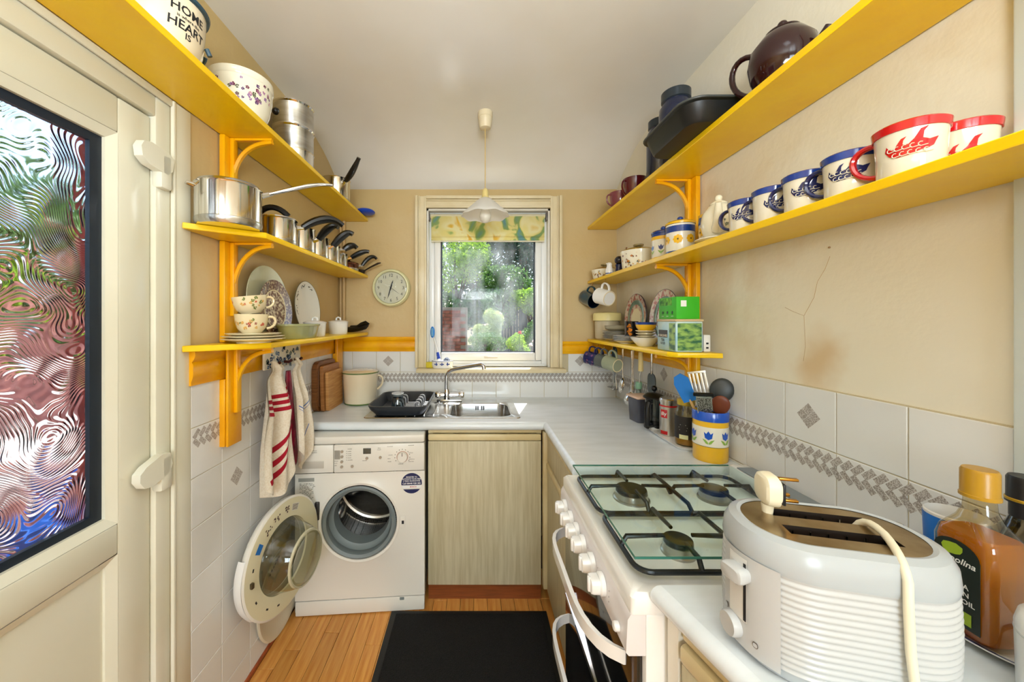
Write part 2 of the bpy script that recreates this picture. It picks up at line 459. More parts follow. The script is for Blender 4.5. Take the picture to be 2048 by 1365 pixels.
# ---------------------------------------------------------------- tiles
_tm = {}
def tile_mesh(w, h, material, name='tile', t=.0055, c=.0012):
    k = (round(w, 4), round(h, 4), material.name)
    if k not in _tm:
        q = MB(); vs = []
        for z, i in ((0, 0), (t - c, 0), (t, c)):
            vs += [(i, i, z), (w - i, i, z), (w - i, h - i, z), (i, h - i, z)]
        fs = [(8, 9, 10, 11)] + [(a + b, a + (b + 1) % 4, a + 4 + (b + 1) % 4, a + 4 + b) for a in (0, 4) for b in range(4)]
        q.add(vs, fs); _tm[k] = q.mesh(name, material, 25)
    return _tm[k]
def tile_field(wall, o, x, n, us, zs, skip=lambda u, z: False, g=.0012):
    """us, zs: joint lines"""
    for u0, u1 in zip(us, us[1:]):
        for z0, z1 in zip(zs, zs[1:]):
            if skip((u0 + u1) / 2, (z0 + z1) / 2): continue
            p = Vector(o) + Vector(x) * (u0 + g) + Vector((0, 0, z0 + g))
            obj('tile', tile_mesh(u1 - u0 - 2 * g, z1 - z0 - 2 * g, TILE), None, wall, m=axes(p, x, (0, 0, 1), n))
def border(wall, o, x, n, u0, u1, ztop):
    q = MB(); u = u0; fn0 = flat(Vector(o) + Vector(n) * .0058, x, (0, 0, 1)); fn1 = flat(Vector(o) + Vector(n) * .0061, x, (0, 0, 1)); p = .0245
    def rect(cx, cy, a):
        fn = fn0 if a > 0 else fn1
        L_, w = .0155, .0076
        c, s = math.cos(a), math.sin(a)
        pts = [(cx + sx * L_ * c - sy * w * s, cy + sx * L_ * s + sy * w * c) for sx, sy in ((-1, -1), (1, -1), (1, 1), (-1, 1))]
        if min(t[0] for t in pts) >= u0 and max(t[0] for t in pts) <= u1: put_poly(q, pts, fn)
    while u < u1:
        rect(u + .0175, ztop - .0185, PI / 4); rect(u + .0175, ztop - .0465, -PI / 4)
        u += p
    obj('border_print', q, SPECK, wall)
def diamond(wall, o, x, n, u, z, r=.034):
    fn = flat(Vector(o) + Vector(n) * .0058, x, (0, 0, 1)); q = MB()
    for a in range(4):
        b0 = PI / 2 * a; cx, cy = u + .5 * r * math.cos(b0), z + .5 * r * math.sin(b0)
        put_poly(q, [(cx + (r * .485) * math.cos(t), cy + r * .485 * math.sin(t)) for t in (0, PI / 2, PI, 1.5 * PI)], fn)
    obj('diamond_print', q, SPECK, wall)
zj = [.104, .256, .408, .56, .712, .864, 1.016, 1.15]
# left wall
lu = [1.086, 1.218, 1.370, 1.522, 1.674, 1.826, 1.978, 2.13, 2.282]
LO, LX, LN = (XL, 0, 0), (0, 1, 0), (1, 0, 0)
obj('grout', MB().box(XL, XL + .003, 1.086, YB, 0, 1.15), GROUT, wall_left)
tile_field(wall_left, LO, LX, LN, lu, [.0] + zj, lambda u, z: z < .8 and u > 1.75)
border(wall_left, LO, LX, LN, 1.09, 2.28, 1.014)
for u, z in ((1.294, .788), (1.598, .3), (2.054, 1.09)): diamond(wall_left, LO, LX, LN, u, z)
# back wall
BO, BX, BN = (0, YB, 0), (1, 0, 0), (0, -1, 0)
bu = [-.848] + [round(.8795 - .15 * k, 4) for k in range(11, -1, -1)]
obj('grout', MB().box(XL, XR, YB - .003, YB, .83, 1.018).box(XL, -.36, YB - .003, YB, 1.018, 1.15).box(.53, XR, YB - .003, YB, 1.018, 1.15), GROUT, wall_back)
tile_field(wall_back, BO, BX, BN, bu, [.85, 1.016, 1.15], lambda u, z: z > 1.02 and -.36 < u < .53)
border(wall_back, BO, BX, BN, -.84, .88, 1.014)
for u, z in ((-.5455, 1.085), (.6545, 1.085)): diamond(wall_back, BO, BX, BN, u, z)
# right wall
RO, RX_, RN = (XR, 0, 0), (0, -1, 0), (-1, 0, 0)
ru = [-2.286] + [round(-.5956 - .148 * k, 4) for k in range(11, -1, -1)]
obj('grout', MB().box(XR - .003, XR, .5956, YB, .7, 1.166), GROUT, wall_right)
tile_field(wall_right, RO, RX_, RN, ru, [.716, .864, 1.014, 1.164])
border(wall_right, RO, RX_, RN, -2.28, -.60, 1.012)
for u, z in ((-.9655, 1.087), (-1.7057, 1.087)): diamond(wall_right, RO, RX_, RN, u, z)
# hairline crack in the plaster of the right wall, and a nail
stuff(obj('plaster_crack', MB().tube([(XR, .912, 1.5), (XR, .925, 1.47), (XR, .9456, 1.44), (XR, .955, 1.4), (XR, .9845, 1.352)], .0005, 5).tube([(XR, 1.045, 1.377), (XR, 1.02, 1.365), (XR, .9845, 1.352), (XR, .98, 1.27), (XR, .986, 1.23)], .0004, 5), mat('crack_shadow', (186, 150, 100), .9), wall_right))
obj('nail', MB().sphere((XR - .002, .912, 1.522), .0028, 8), mat('rusty_nail', (160, 124, 84), .6), wall_right)
# door casing closing the right wall by the camera
struct(obj('trim_6', MB().box(XR - .016, XR, .42, .592, 0, ZC, .004), mat('pale_casing', (214, 222, 220), .35)), 'pale vertical casing board at the right edge of the tiles')

# ---------------------------------------------------------------- yellow dado rails
def rail(name, o, x, n, u0, u1, z0, z1, label):
    h = z1 - z0
    P = [(0, 0), (.012, 0), (.012, h * .12), (.016, h * .2), (.018, h * .3), (.018, h * .62), (.014, h * .68), (.02, h * .76), (.024, h * .86), (.024, h), (0, h)]
    q = MB(); vs = []
    for u in (u0, u1):
        vs += [tuple(Vector(o) + Vector(x) * u + Vector(n) * d + Vector((0, 0, z0 + z))) for d, z in P]
    k = len(P)
    q.add(vs, [tuple(range(k)), tuple(range(2 * k - 1, k - 1, -1))] + [(i, (i + 1) % k, (i + 1) % k + k, i + k) for i in range(k)])
    return struct(obj(name, q, ORA), label)
rail('trim_1', LO, LX, LN, 1.078, YB - .024, 1.145, 1.2475, 'amber moulded dado rail under the lowest shelf on the left wall')
rail('trim_2', BO, BX, BN, XL + .024, -.376, 1.145, 1.2375, 'amber moulded dado rail on the back wall left of the window')
rail('trim_3', BO, BX, BN, .539, XR, 1.13, 1.2085, 'amber moulded dado rail on the back wall right of the window')
rail('trim_4', RO, RX_, RN, -YB + .024, -1.515, 1.13, 1.2065, 'amber moulded dado rail under the lowest shelf on the right wall')
# boxed pipes in the far left corner
q = MB().tube([(-.815, 2.262, 1.27), (-.815, 2.262, 1.604)], .009, 8); q.tube([(-.815, 2.262, 1.622), (-.815, 2.262, 1.955)], .009, 8)
q.tube([(-.838, 2.27, 1.27), (-.838, 2.27, 1.604)], .007, 8); q.tube([(-.838, 2.27, 1.622), (-.838, 2.27, 1.955)], .007, 8)
struct(obj('trim_7', q, mat('painted_pipe', (196, 164, 112), .5)), 'thin painted pipes running up the far left corner')

# ---------------------------------------------------------------- window
win = thing('window_1', 'x', 'x'); del win['category']; struct(win, 'white casement window with moulded surround over the sink')
def archi(q, x0, x1, z0, z1, side):
    for k, (a, b, d) in enumerate(((0, 1, .016), (0, .26, .034), (.3, .42, .026), (.78, 1, .022))):
        if side == 'L': q.box(x0 + (x1 - x0) * a, x0 + (x1 - x0) * b, YB - d, YB, z0, z1, .003)
        elif side == 'R': q.box(x1 - (x1 - x0) * b, x1 - (x1 - x0) * a, YB - d, YB, z0, z1, .003)
        else: q.box(x0, x1, YB - d, YB, z1 - (z1 - z0) * b, z1 - (z1 - z0) * a, .003)
q = MB(); archi(q, -.375, -.305, 1.045, 2.114, 'L'); obj('architrave', q, CREAMT, win)
q = MB(); archi(q, .466, .538, 1.045, 2.114, 'R'); obj('architrave', q, CREAMT, win)
q = MB(); archi(q, -.306, .467, 2.04, 2.113, 'T'); obj('architrave', q, CREAMT, win)
obj('window_reveal', MB().box(WX0, WX0 + .012, YB, 2.36, 1.045, WZ1).box(WX1 - .012, WX1, YB, 2.36, 1.045, WZ1).box(WX0, WX1, YB, 2.36, WZ1 - .012, WZ1), WGLOSS, win)
obj('window_sill', MB().box(-.362, .553, 2.212, 2.36, 1.018, 1.044, .006), CREAMT, win)
def ring(q, x0, x1, z0, z1, l, r, b, t, y0, y1, bev=.005):
    q.box(x0, x0 + l, y0, y1, z0, z1, bev); q.box(x1 - r, x1, y0, y1, z0, z1, bev)
    q.box(x0 + l, x1 - r, y0, y1, z0, z0 + b, bev); q.box(x0 + l, x1 - r, y0, y1, z1 - t, z1, bev)
UPW = mat('bright_upvc', (240, 240, 238), .25)
q = MB(); ring(q, -.297, .457, 1.044, 2.03, .034, .034, .036, .034, 2.345, 2.41); obj('window_frame', q, UPW, win)
sash = obj('sash', MB(), UPW, win); q = MB(); ring(q, -.262, .422, 1.082, 1.995, .04, .04, .052, .05, 2.33, 2.385, .008); sash.data = q.mesh('sash', UPW)
q = MB(); ring(q, -.222, .382, 1.134, 1.945, .008, .008, .006, .006, 2.352, 2.362, 0); obj('gasket', q, BLACKRUB, sash)
obj('glass', MB().box(-.215, .375, 2.36, 2.364, 1.14, 1.94), PANE, sash)
q = MB().box(.055, .085, 2.318, 2.331, 1.098, 1.112, .003).box(.075, .14, 2.312, 2.322, 1.1, 1.11, .003)
obj('window_handle', q, mat('pale_handle', (214, 208, 192), .35), sash)
obj('drip_bar', MB().box(-.285, .445, 2.325, 2.345, 1.046, 1.06, .004), UPW, win)

# ---------------------------------------------------------------- door on the left
door = thing('door_1', 'x', 'x'); del door['category']; struct(door, 'white glazed back door with swirled obscure glass')
XD = -.866
obj('door_jamb', MB().box(-.94, -.854, .975, 1.023, 0, 1.94, .004).box(-.94, -.854, .12, .17, 0, 1.94, .004), UPVC, door)
obj('door_head', MB().box(-.94, -.854, .17, .975, 1.885, 1.94, .004), UPVC, door)
obj('cover_trim', MB().box(XL - .002, XL + .006, 1.02, 1.086, 0, 1.955, .003).box(XL - .002, XL + .009, 1.0205, 1.03, 0, 1.955, .003), UPVC, door)
obj('cover_trim', MB().box(XL - .001, XL + .006, .12, 1.02, 1.936, 1.956, .003), UPVC, door)
sd = MB(); B = .005
sd.box(-.93, XD, .885, .972, .02, 1.882, B).box(-.93, XD, .175, .262, .02, 1.882, B)
sd.box(-.93, XD, .262, .885, 1.795, 1.882, B).box(-.93, XD, .262, .885, .774, .848, B).box(-.93, XD, .262, .885, .02, .12, B)
leaf = obj('door_leaf', sd, UPVC, door)
def bead(z0, z1):
    q = MB()
    def sl(a, b, c, d): q.add([a, b, c, d], [(0, 1, 2, 3)])
    y0, y1 = .262, .885; i = .02; f = XD - .001; g = XD - .012
    sl((f, y1, z0), (f, y1, z1), (g, y1 - i, z1 - i), (g, y1 - i, z0 + i)); sl((f, y0, z0), (g, y0 + i, z0 + i), (g, y0 + i, z1 - i), (f, y0, z1))
    sl((f, y0, z1), (g, y0 + i, z1 - i), (g, y1 - i, z1 - i), (f, y1, z1)); sl((f, y0, z0), (f, y1, z0), (g, y1 - i, z0 + i), (g, y0 + i, z0 + i))
    # inner return of the bead
    sl((g, y1 - i, z0 + i), (g, y1 - i, z1 - i), (g - .014, y1 - i, z1 - i), (g - .014, y1 - i, z0 + i)); sl((g, y0 + i, z1 - i), (g, y1 - i, z1 - i), (g - .014, y1 - i, z1 - i), (g - .014, y0 + i, z1 - i))
    sl((g, y0 + i, z0 + i), (g, y1 - i, z0 + i), (g - .014, y1 - i, z0 + i), (g - .014, y0 + i, z0 + i)); sl((g, y0 + i, z0 + i), (g, y0 + i, z1 - i), (g - .014, y0 + i, z1 - i), (g - .014, y0 + i, z0 + i))
    obj('glazing_bead', q, UPVC, leaf)
bead(.848, 1.795); bead(.12, .774)
q = MB()
for y0, y1, z0, z1 in ((.838, .865, .868, 1.775), (.282, .3, .868, 1.775), (.3, .838, .868, .886), (.3, .838, 1.755, 1.775)): q.box(-.898, -.886, y0, y1, z0, z1)
obj('gasket', q, BLACKRUB, leaf)
obj('door_glass', MB().box(-.9, -.894, .29, .85, .875, 1.77), obscure_glass(), leaf)
obj('door_panel', MB().box(-.9, -.884, .28, .867, .138, .756), UPVC, leaf)
for z in (1.745, .93):
    h = thing('hinge', 'x', 'x'); del h['label']; del h['category']; h.parent = door; h.location = (XD, .985, z)
    obj('hinge_post', MB().box(.0, .03, -.012, .024, -.05, .045, .007), UPVC, h)
    pts = [(-.075, .008), (-.066, -.014), (-.045, -.024), (.012, -.018), (.024, .0), (.022, .034), (.0, .042), (-.05, .036), (-.07, .026)]
    obj('hinge_flap', MB().prism(pts, 0, .022, axes((.008, 0, .01), (0, 1, .0), (0, 0, 1), (1, 0, 0)) @ RZ(-.22 if z > 1.5 else .2)), UPVC, h)
def loft(q, loops, cap0=False, cap1=False, m=None):
    n = len(loops[0]); vs = [p for l in loops for p in l]; fs = []
    for j in range(len(loops) - 1):
        for i in range(n):
            fs.append((j * n + i, j * n + (i + 1) % n, (j + 1) * n + (i + 1) % n, (j + 1) * n + i))
    if cap0: fs.append(tuple(reversed(range(n))))
    if cap1: fs.append(tuple((len(loops) - 1) * n + i for i in range(n)))
    q.add(vs, fs, m); return q
MB.loft = loft
def rr3(cx, cy, z, w, h, r, n=5): return [(cx + x, cy + y, z) for x, y in rrect(w, h, r, n)]

# ---------------------------------------------------------------- shelves
def shelf(name, pts, z, label, seam=None):
    q = MB().prism(pts, z, z + .018)
    bm = bmesh.new(); vs = [bm.verts.new(p) for p in q.v]
    for f in q.f: bm.faces.new([vs[i] for i in f])
    bmesh.ops.bevel(bm, geom=bm.edges[:], offset=.0018, segments=1, affect='EDGES')
    q = MB().bm(bm)
    t = obj(name, q, YEL); return tag(t, label, 'shelf')
XI = -.847
shelf('wall_shelf', [(XI, .1), (-.673, .1), (-.673, 2.284), (XI, 2.284)], 1.957, 'long yellow shelf running over the door, highest on the left wall')
shelf('wall_shelf', [(XI, 1.06), (-.84, 1.045), (-.673, 1.175), (-.673, 2.284), (XI, 2.284)], 1.604, 'yellow shelf holding the row of saucepans, with a clipped near corner')
shelf('wall_shelf', [(XI, 1.055), (-.84, 1.045), (-.673, 1.2), (-.665, 2.258), (XI, 2.258)], 1.248, 'lowest yellow shelf on the left wall, carrying plates and cups')
shelf('wall_shelf', [(.7015, .2), (.881, .2), (.881, 2.284), (.7015, 2.284)], 1.907, 'long yellow shelf highest on the right wall, under the brown teapot')
shelf('wall_shelf', [(.7015, .2), (.881, .2), (.881, 2.284), (.7015, 2.284)], 1.567, 'long yellow shelf on the right wall carrying the red and blue rimmed mugs')
shelf('wall_shelf', [(.695, 2.262), (.6985, 1.33), (.72, 1.3), (.861, 1.268), (.861, 2.262)], 1.207, 'short yellow shelf on the right wall under the tea tin and plates')
def bracket(sx, xw, xf, z, drop, y):
    q = MB()
    pts = bez((xw, y, z - drop), (xw + (xf - xw) * .06, y, z - drop * .35), (xw + (xf - xw) * .4, y, z - .016), (xf, y, z - .012), 12)
    q.tube(pts, .0105, 6, flat=.7)
    q.box(min(xw, xf), max(xw, xf), y - .006, y + .006, z - .008, z - .0005)
    q.box(min(xw, xw + .014 * sx), max(xw, xw + .014 * sx), y - .011, y + .011, z - drop - .05, z - .001, .003)
    return q
post = thing('shelf_post', 'amber wooden upright with three curved brackets carrying the left shelves', 'shelf support', (0, 0, 0))
obj('post', MB().box(XI, -.828, 1.205, 1.275, .92, 1.144, .003).box(-.825, -.8165, 1.205, 1.275, .92, 1.2475, .002).box(XI, -.828, 1.205, 1.275, 1.267, 1.6035, .003).box(XI, -.828, 1.205, 1.275, 1.623, 1.9565, .003), ORA, post)
obj('bracket', bracket(1, -.828, -.69, 1.9565, .17, 1.24), ORA, post)
obj('bracket', bracket(1, -.828, -.69, 1.6035, .2, 1.24), ORA, post)
obj('bracket', bracket(1, -.816, -.69, 1.2475, .17, 1.24), ORA, post)
post = thing('shelf_post', 'amber wooden upright with curved brackets carrying the right shelves', 'shelf support', (0, 0, 0))
obj('post', MB().box(.862, .88, 1.427, 1.507, 1.09, 1.2065, .003).box(.862, .88, 1.427, 1.507, 1.2255, 1.5665, .003).box(.862, .88, 1.427, 1.507, 1.5855, 1.9065, .003), ORA, post)
for z, d in ((1.9065, .17), (1.5665, .17), (1.2065, .1)): obj('bracket', bracket(-1, .862, .725, z, d, 1.467), ORA, post)
tag(obj('shelf_post', MB().box(XI + .004, -.822, 2.15, 2.235, .859, 1.144, .003).box(-.8275, -.812, 2.15, 2.235, 1.0, 1.247, .002), ORA), 'amber wooden upright in the far left corner behind the cream enamel pot', 'shelf support')

# ---------------------------------------------------------------- worktops
WT = mat('pale_marbled_laminate', (228, 234, 238), .22, noise=(5, 6), col2=(218, 224, 227), stretch=(1.2, 5, 1))
WTE = WT
q = MB()
z0, z1 = .82, .858; yf = 1.712 + .018
def nose(q, a, b, r=.019, zc=.839, ax='x', s=-1, c=0):
    """half-round front edge along x (at y=c) or y (at x=c), bulging to s"""
    pr = [(s * r * 1.0 * math.cos(t), r * math.sin(t)) for t in [(-PI / 2) + PI * i / 8 for i in range(9)]]
    if ax == 'x': L0, L1 = [(a, c + d, zc + z) for d, z in pr], [(b, c + d, zc + z) for d, z in pr]
    else: L0, L1 = [(c + d, a, zc + z) for d, z in pr], [(c + d, b, zc + z) for d, z in pr]
    q.add(L0 + L1, [(i, i + 1, i + 10, i + 9) for i in range(8)] + [tuple(range(9)), tuple(range(17, 8, -1))])
q.box(-.846, -.54, yf, 2.283, z0, z1).box(-.54, .21, yf, 1.805, z0, z1).box(-.54, .21, 2.195, 2.283, z0, z1).box(.21, .336, yf, 2.283, z0, z1)
q.box(.336, .88, 1.197, 2.283, z0, z1)
nose(q, -.846, .336, c=yf); nose(q, 1.197, yf, ax='y', c=.336)
tag(obj('worktop', q, WT), 'pale marbled L-shaped worktop running from the sink to the cooker', 'worktop')
q = MB(); dx = .257
def fx_(y): return .3175 + .019 + (.664 - y) * dx
q.prism([(fx_(.664), .664), (fx_(.12), .12), (.869, .12), (.869, .59), (.884, .597), (.884, .664)], z0, z1)
pr = [(-.019 * math.cos(t), .019 * math.sin(t)) for t in [(-PI / 2) + PI * i / 8 for i in range(9)]]
L0 = [(fx_(.664) + d, .664, .839 + z) for d, z in pr]; L1 = [(fx_(.12) + d, .12, .839 + z) for d, z in pr]
q.add(L0 + L1, [(i, i + 1, i + 10, i + 9) for i in range(8)] + [tuple(range(9)), tuple(range(17, 8, -1))])
tag(obj('worktop', q, WT), 'short pale worktop under the toaster, nearest the camera', 'worktop')

# ---------------------------------------------------------------- base cabinets
WOODY = mat('limed_cream_door', (206, 196, 164), .45, noise=(3, 6), col2=(186, 174, 140), stretch=(26, 26, 1.6))
CARC = mat('cream_carcass', (224, 208, 164), .4, noise=(6, 3), col2=(206, 186, 138))
c = thing('sink_cabinet', 'cream base cabinet with one plain door under the sink', 'cabinet', (0, 0, 0))
obj('carcass', MB().box(-.226, -.206, 1.756, 2.27, .085, .815).box(.295, .315, 1.756, 2.27, .085, .815).box(-.206, .295, 1.77, 2.27, .085, .1).box(-.206, .295, 2.25, 2.27, .1, .7), CARC, c)
obj('top_rail', MB().box(-.226, .315, 1.742, 1.756, .802, .818, .002), CARC, c)
d = obj('cabinet_door', MB().box(-.226, .313, 1.737, 1.755, .079, .764, .003), WOODY, c)
obj('finger_pull', MB().box(-.226, .313, 1.733, 1.755, .766, .798, .007), CARC, d)
obj('plinth', MB().box(-.226, .315, 1.756, 1.77, 0, .0845), mat('brown_plinth', (140, 74, 34), .4, noise=(4, 5), stretch=(2, 1, 30)), c)
c = thing('corner_cabinet', 'cream cabinet with a drawer over a door beside the cooker', 'cabinet', (0, 0, 0))
obj('carcass', MB().box(.352, .86, 1.2, 1.216, .085, .815).box(.352, .86, 1.66, 1.676, .085, .815).box(.352, .86, 1.216, 1.66, .085, .1).box(.845, .86, 1.216, 1.66, .1, .7), CARC, c)
obj('stile', MB().box(.317, .352, 1.7, 1.735, .085, .817, .002), CARC, c)
d = obj('drawer_front', MB().box(.334, .352, 1.2, 1.7, .683, .795, .003), WOODY, c)
obj('finger_pull', MB().box(.33, .352, 1.2, 1.7, .797, .815, .005), CARC, d)
d = obj('cabinet_door', MB().box(.334, .352, 1.2, 1.7, .079, .645, .003), WOODY, c)
obj('finger_pull', MB().box(.328, .352, 1.2, 1.7, .648, .678, .007), CARC, d)
obj('plinth', MB().box(.38, .4, 1.2, 1.7, 0, .0845), MATS['brown_plinth'], c)
c = thing('near_cabinet', 'cream base cabinet under the toaster worktop', 'cabinet', m=T(.345, .655, 0) @ RZ(math.atan2(-.968, .249)))
# local x runs along the front edge toward the camera, local y to the wall
obj('carcass', MB().box(0, .02, .018, .04, .085, .815).box(.44, .46, .018, .04, .085, .815).box(.02, .44, .03, .04, .085, .7).box(.0, .024, 0, .018, .085, .817), WGLOSS, c)
d = obj('cabinet_door', MB().box(.03, .45, .0, .018, .1, .752, .003), WOODY, c)
obj('finger_pull', MB().box(.03, .45, -.006, .018, .755, .788, .008).box(.03, .45, .002, .018, .792, .806, .004), CARC, d)

# ---------------------------------------------------------------- black mat
q = MB().box(-.385, .325, .5, 1.675, 0.0005, .006, .002)
c = thing('door_mat', 'black ribbed carpet mat on the wooden floor by the cooker', 'mat', (0, 0, 0))
obj('mat_edge', q, mat('mat_rubber', (30, 32, 32), .6), c)
obj('mat_pile', MB().box(-.36, .3, .525, 1.655, .006, .011, .003), mat('mat_pile', (26, 26, 26), .95, noise=(420, 2), col2=(8, 8, 8), bump=(300, 1.2)), c)

# ---------------------------------------------------------------- washing machine
WM = mat('washer_white', (232, 228, 218), .28)
WMG = mat('washer_grey', (120, 130, 132), .45)
wm = thing('washing_machine', 'white front-loading washing machine with its round door open', 'washing machine', (-.8115, 1.641, 0), math.radians(4.25))
Wd = .578; HC = (.283, .42); HR = .168; N = 64
q = MB().box(0, Wd, .012, .5, .022, .8, .006)
# body shell without the front: replace by open box with round porthole
q = MB()
rect = []
for i in range(N):
    a = 2 * PI * i / N; c_, s_ = math.cos(a), math.sin(a)
    k = min((Wd - HC[0]) / c_ if c_ > 1e-6 else 9, -HC[0] / c_ if c_ < -1e-6 else 9, (.647 - HC[1]) / s_ if s_ > 1e-6 else 9, (.074 - HC[1]) / s_ if s_ < -1e-6 else 9)
    rect.append((HC[0] + k * c_, 0, HC[1] + k * s_))
for cx, cz in ((0, .074), (Wd, .074), (0, .647), (Wd, .647)):      # snap the nearest sample to each corner
    j = min(range(N), key=lambda i: (rect[i][0] - cx) ** 2 + (rect[i][2] - cz) ** 2); rect[j] = (cx, 0, cz)
circ = lambda r, y: [(HC[0] + r * math.cos(2 * PI * i / N), y, HC[1] + r * math.sin(2 * PI * i / N)) for i in range(N)]
q.loft([rect, circ(.186, 0), circ(.18, -.004), circ(.17, -.002), circ(.166, .01)])
obj('front_panel', q, WM, wm)
q = MB()
q.add([(0, 0, .022), (0, .5, .022), (0, .5, .79), (0, 0, .79)], [(0, 1, 2, 3)]); q.add([(Wd, 0, .022), (Wd, .5, .022), (Wd, .5, .79), (Wd, 0, .79)], [(0, 1, 2, 3)])
q.add([(0, .5, .022), (Wd, .5, .022), (Wd, .5, .79), (0, .5, .79)], [(0, 1, 2, 3)]); q.add([(0, 0, .03), (Wd, 0, .03), (Wd, .5, .03), (0, .5, .03)], [(0, 1, 2, 3)])
obj('cabinet_shell', q, WM, wm)
obj('top_lid', MB().box(0, Wd, -.006, .5, .778, .814, .008), WM, wm)
cp = obj('control_panel', MB().box(.172, Wd, -.008, .02, .65, .776, .005), WM, wm)
dr = obj('detergent_drawer', MB().box(0, .17, -.006, .02, .65, .776, .005), WM, wm)
obj('drawer_recess', MB().box(.03, .128, -.0075, -.004, .672, .705, .002), mat('washer_shade', (196, 190, 178), .4), dr)
k = obj('kick_panel', MB().box(0, Wd, .0, .02, .004, .07, .005), WM, wm)
obj('kick_catch', MB().box(.465, .485, -.003, .002, .056, .068, .002), WMG, k)
F = flat((0, -.0092, 0), (1, 0, 0), (0, 0, 1))
def panelF(x, z): return flat((x, -.0092, z), (1, 0, 0), (0, 0, 1))
def disc(q, x, z, r, y0=-.008, y1=-.014, n=20): q.lathe([(0, 0), (r, 0), (r, .004), (r * .9, (y0 - y1)), (0, (y0 - y1))], n, axes((x, y0, z), (1, 0, 0), (0, 0, 1), (0, -1, 0)))
for bx, bz in ((.209, .747), (.2085, .724), (.208, .701), (.2075, .678), (.254, .679), (.319, .714), (.379, .716)):
    q = MB(); disc(q, bx, bz, .0065); obj('button', q, mat('button_grey', (176, 168, 154), .3, metal=.4), cp)
dial = MB(); disc(dial, .478, .716, .0235, -.008, -.022, 32); dial = obj('dial', dial, WM, cp)
obj('dial_mark', MB().box(.477, .4795, -.0228, -.022, .722, .738), INK, dial)
q = MB(); q.lathe([(.0238, 0), (.026, 0), (.026, .001), (.0238, .001)], 32, axes((.478, -.0085, .716), (1, 0, 0), (0, 0, 1), (0, -1, 0))); obj('dial_ring', q, mat('dial_ring', (196, 150, 128), .4), cp)
obj('display', MB().box(.302, .337, -.0095, -.007, .733, .759, .001), mat('lcd', (84, 82, 72), .15), cp)
obj('program_plate', MB().box(.176, .2, -.009, -.007, .712, .752), mat('plate_grey', (150, 146, 136), .4), cp)
q = MB()
for i in range(11):
    a = PI * .5 + (i - 5) * .42
    put_poly(q, blob(0, 0, .0022, 6, 0), panelF(.478 + .034 * math.cos(a), .716 + .034 * math.sin(a)))
rng = random.Random(5)
for x, z, w in ((.234, .756, .02), (.234, .745, .016), (.234, .735, .016), (.234, .726, .016), (.234, .716, .016), (.234, .706, .024), (.300, .702, .02), (.368, .757, .014), (.366, .75, .018), (.07, .752, .03), (.074, .744, .026), (.41, .763, .028), (.505, .766, .028), (.507, .732, .022), (.508, .703, .026), (.505, .692, .028), (.46, .682, .024), (.415, .724, .02), (.412, .708, .014), (.412, .694, .018), (.176, .703, .018), (.176, .694, .014), (.176, .683, .012)):
    n = int(w / .0032)
    for i in range(n):
        xx = x + i * .0032; h = rng.uniform(.0016, .0028)
        put_poly(q, [(0, 0), (.0023, 0), (.0023, h), (0, h)], panelF(xx, z))
for i in range(5): put_poly(q, blob(0, 0, .0017, 6, 0), panelF(.229, .747 - i * .0098))
stuff(obj('printing', q, mat('panel_print', (120, 112, 100), .5), cp))
# stickers
P0 = flat((.519, -.0008, .59), (1, 0, 0), (0, 0, 1))
q = MB(); R_ = .047
put_poly(q, [(R_ * math.cos(t), R_ * math.sin(t)) for t in [(-.18) + (PI + .36) * i / 24 for i in range(25)]], P0)
put_poly(q, [(R_ * math.cos(t), R_ * math.sin(t)) for t in [PI + .62 + (PI - 1.24) * i / 12 for i in range(13)]], P0)
st = obj('round_sticker', q, mat('sticker_navy', (22, 34, 84), .35), wm)
q = MB(); P1 = flat((.519, -.0014, .59), (1, 0, 0), (0, 0, 1))
for s, sz, y in (('REGISTER TO', .0085, .029), ('ACTIVATE YOUR FREE', .0085, .02), ('2 YEAR GUARANTEE', .0085, .011), ('Call 08448 928 382', .0105, -.001)):
    put_text(q, s, sz, lambda x, yy, y=y: P1(x, y + yy - .003), bold=True)
obj('lettering', q, mat('sticker_white', (240, 240, 240), .4), st)
q = MB(); put_poly(q, [(-.042, -.0215), (.042, -.0215), (.044, -.0095), (-.044, -.0095)], P1); obj('white_band', q, MATS['sticker_white'], st)
q = MB(); put_text(q, 'BOSCH', .009, lambda x, y: flat((.526, -.0019, .571), (1, 0, 0), (0, 0, 1))(x, y), bold=True); obj('red_lettering', q, RED, st)
q = MB().box(.015, .084, -.0012, 0, .612, .628); st = obj('energy_label', q, mat('label_grey', (150, 150, 142), .5), wm)
q = MB(); rng = random.Random(9)
for r in range(12):
    x = .02
    while x < .078:
        w = rng.uniform(.004, .012); zz = .604 - r * .0062
        if rng.random() < .8: q.add([(x, -.0008, zz), (x + w, -.0008, zz), (x + w, -.0008, zz - .0028), (x, -.0008, zz - .0028)], [(0, 1, 2, 3)])
        x += w + .003
obj('label_print', q, mat('label_print', (140, 136, 124), .6), st)
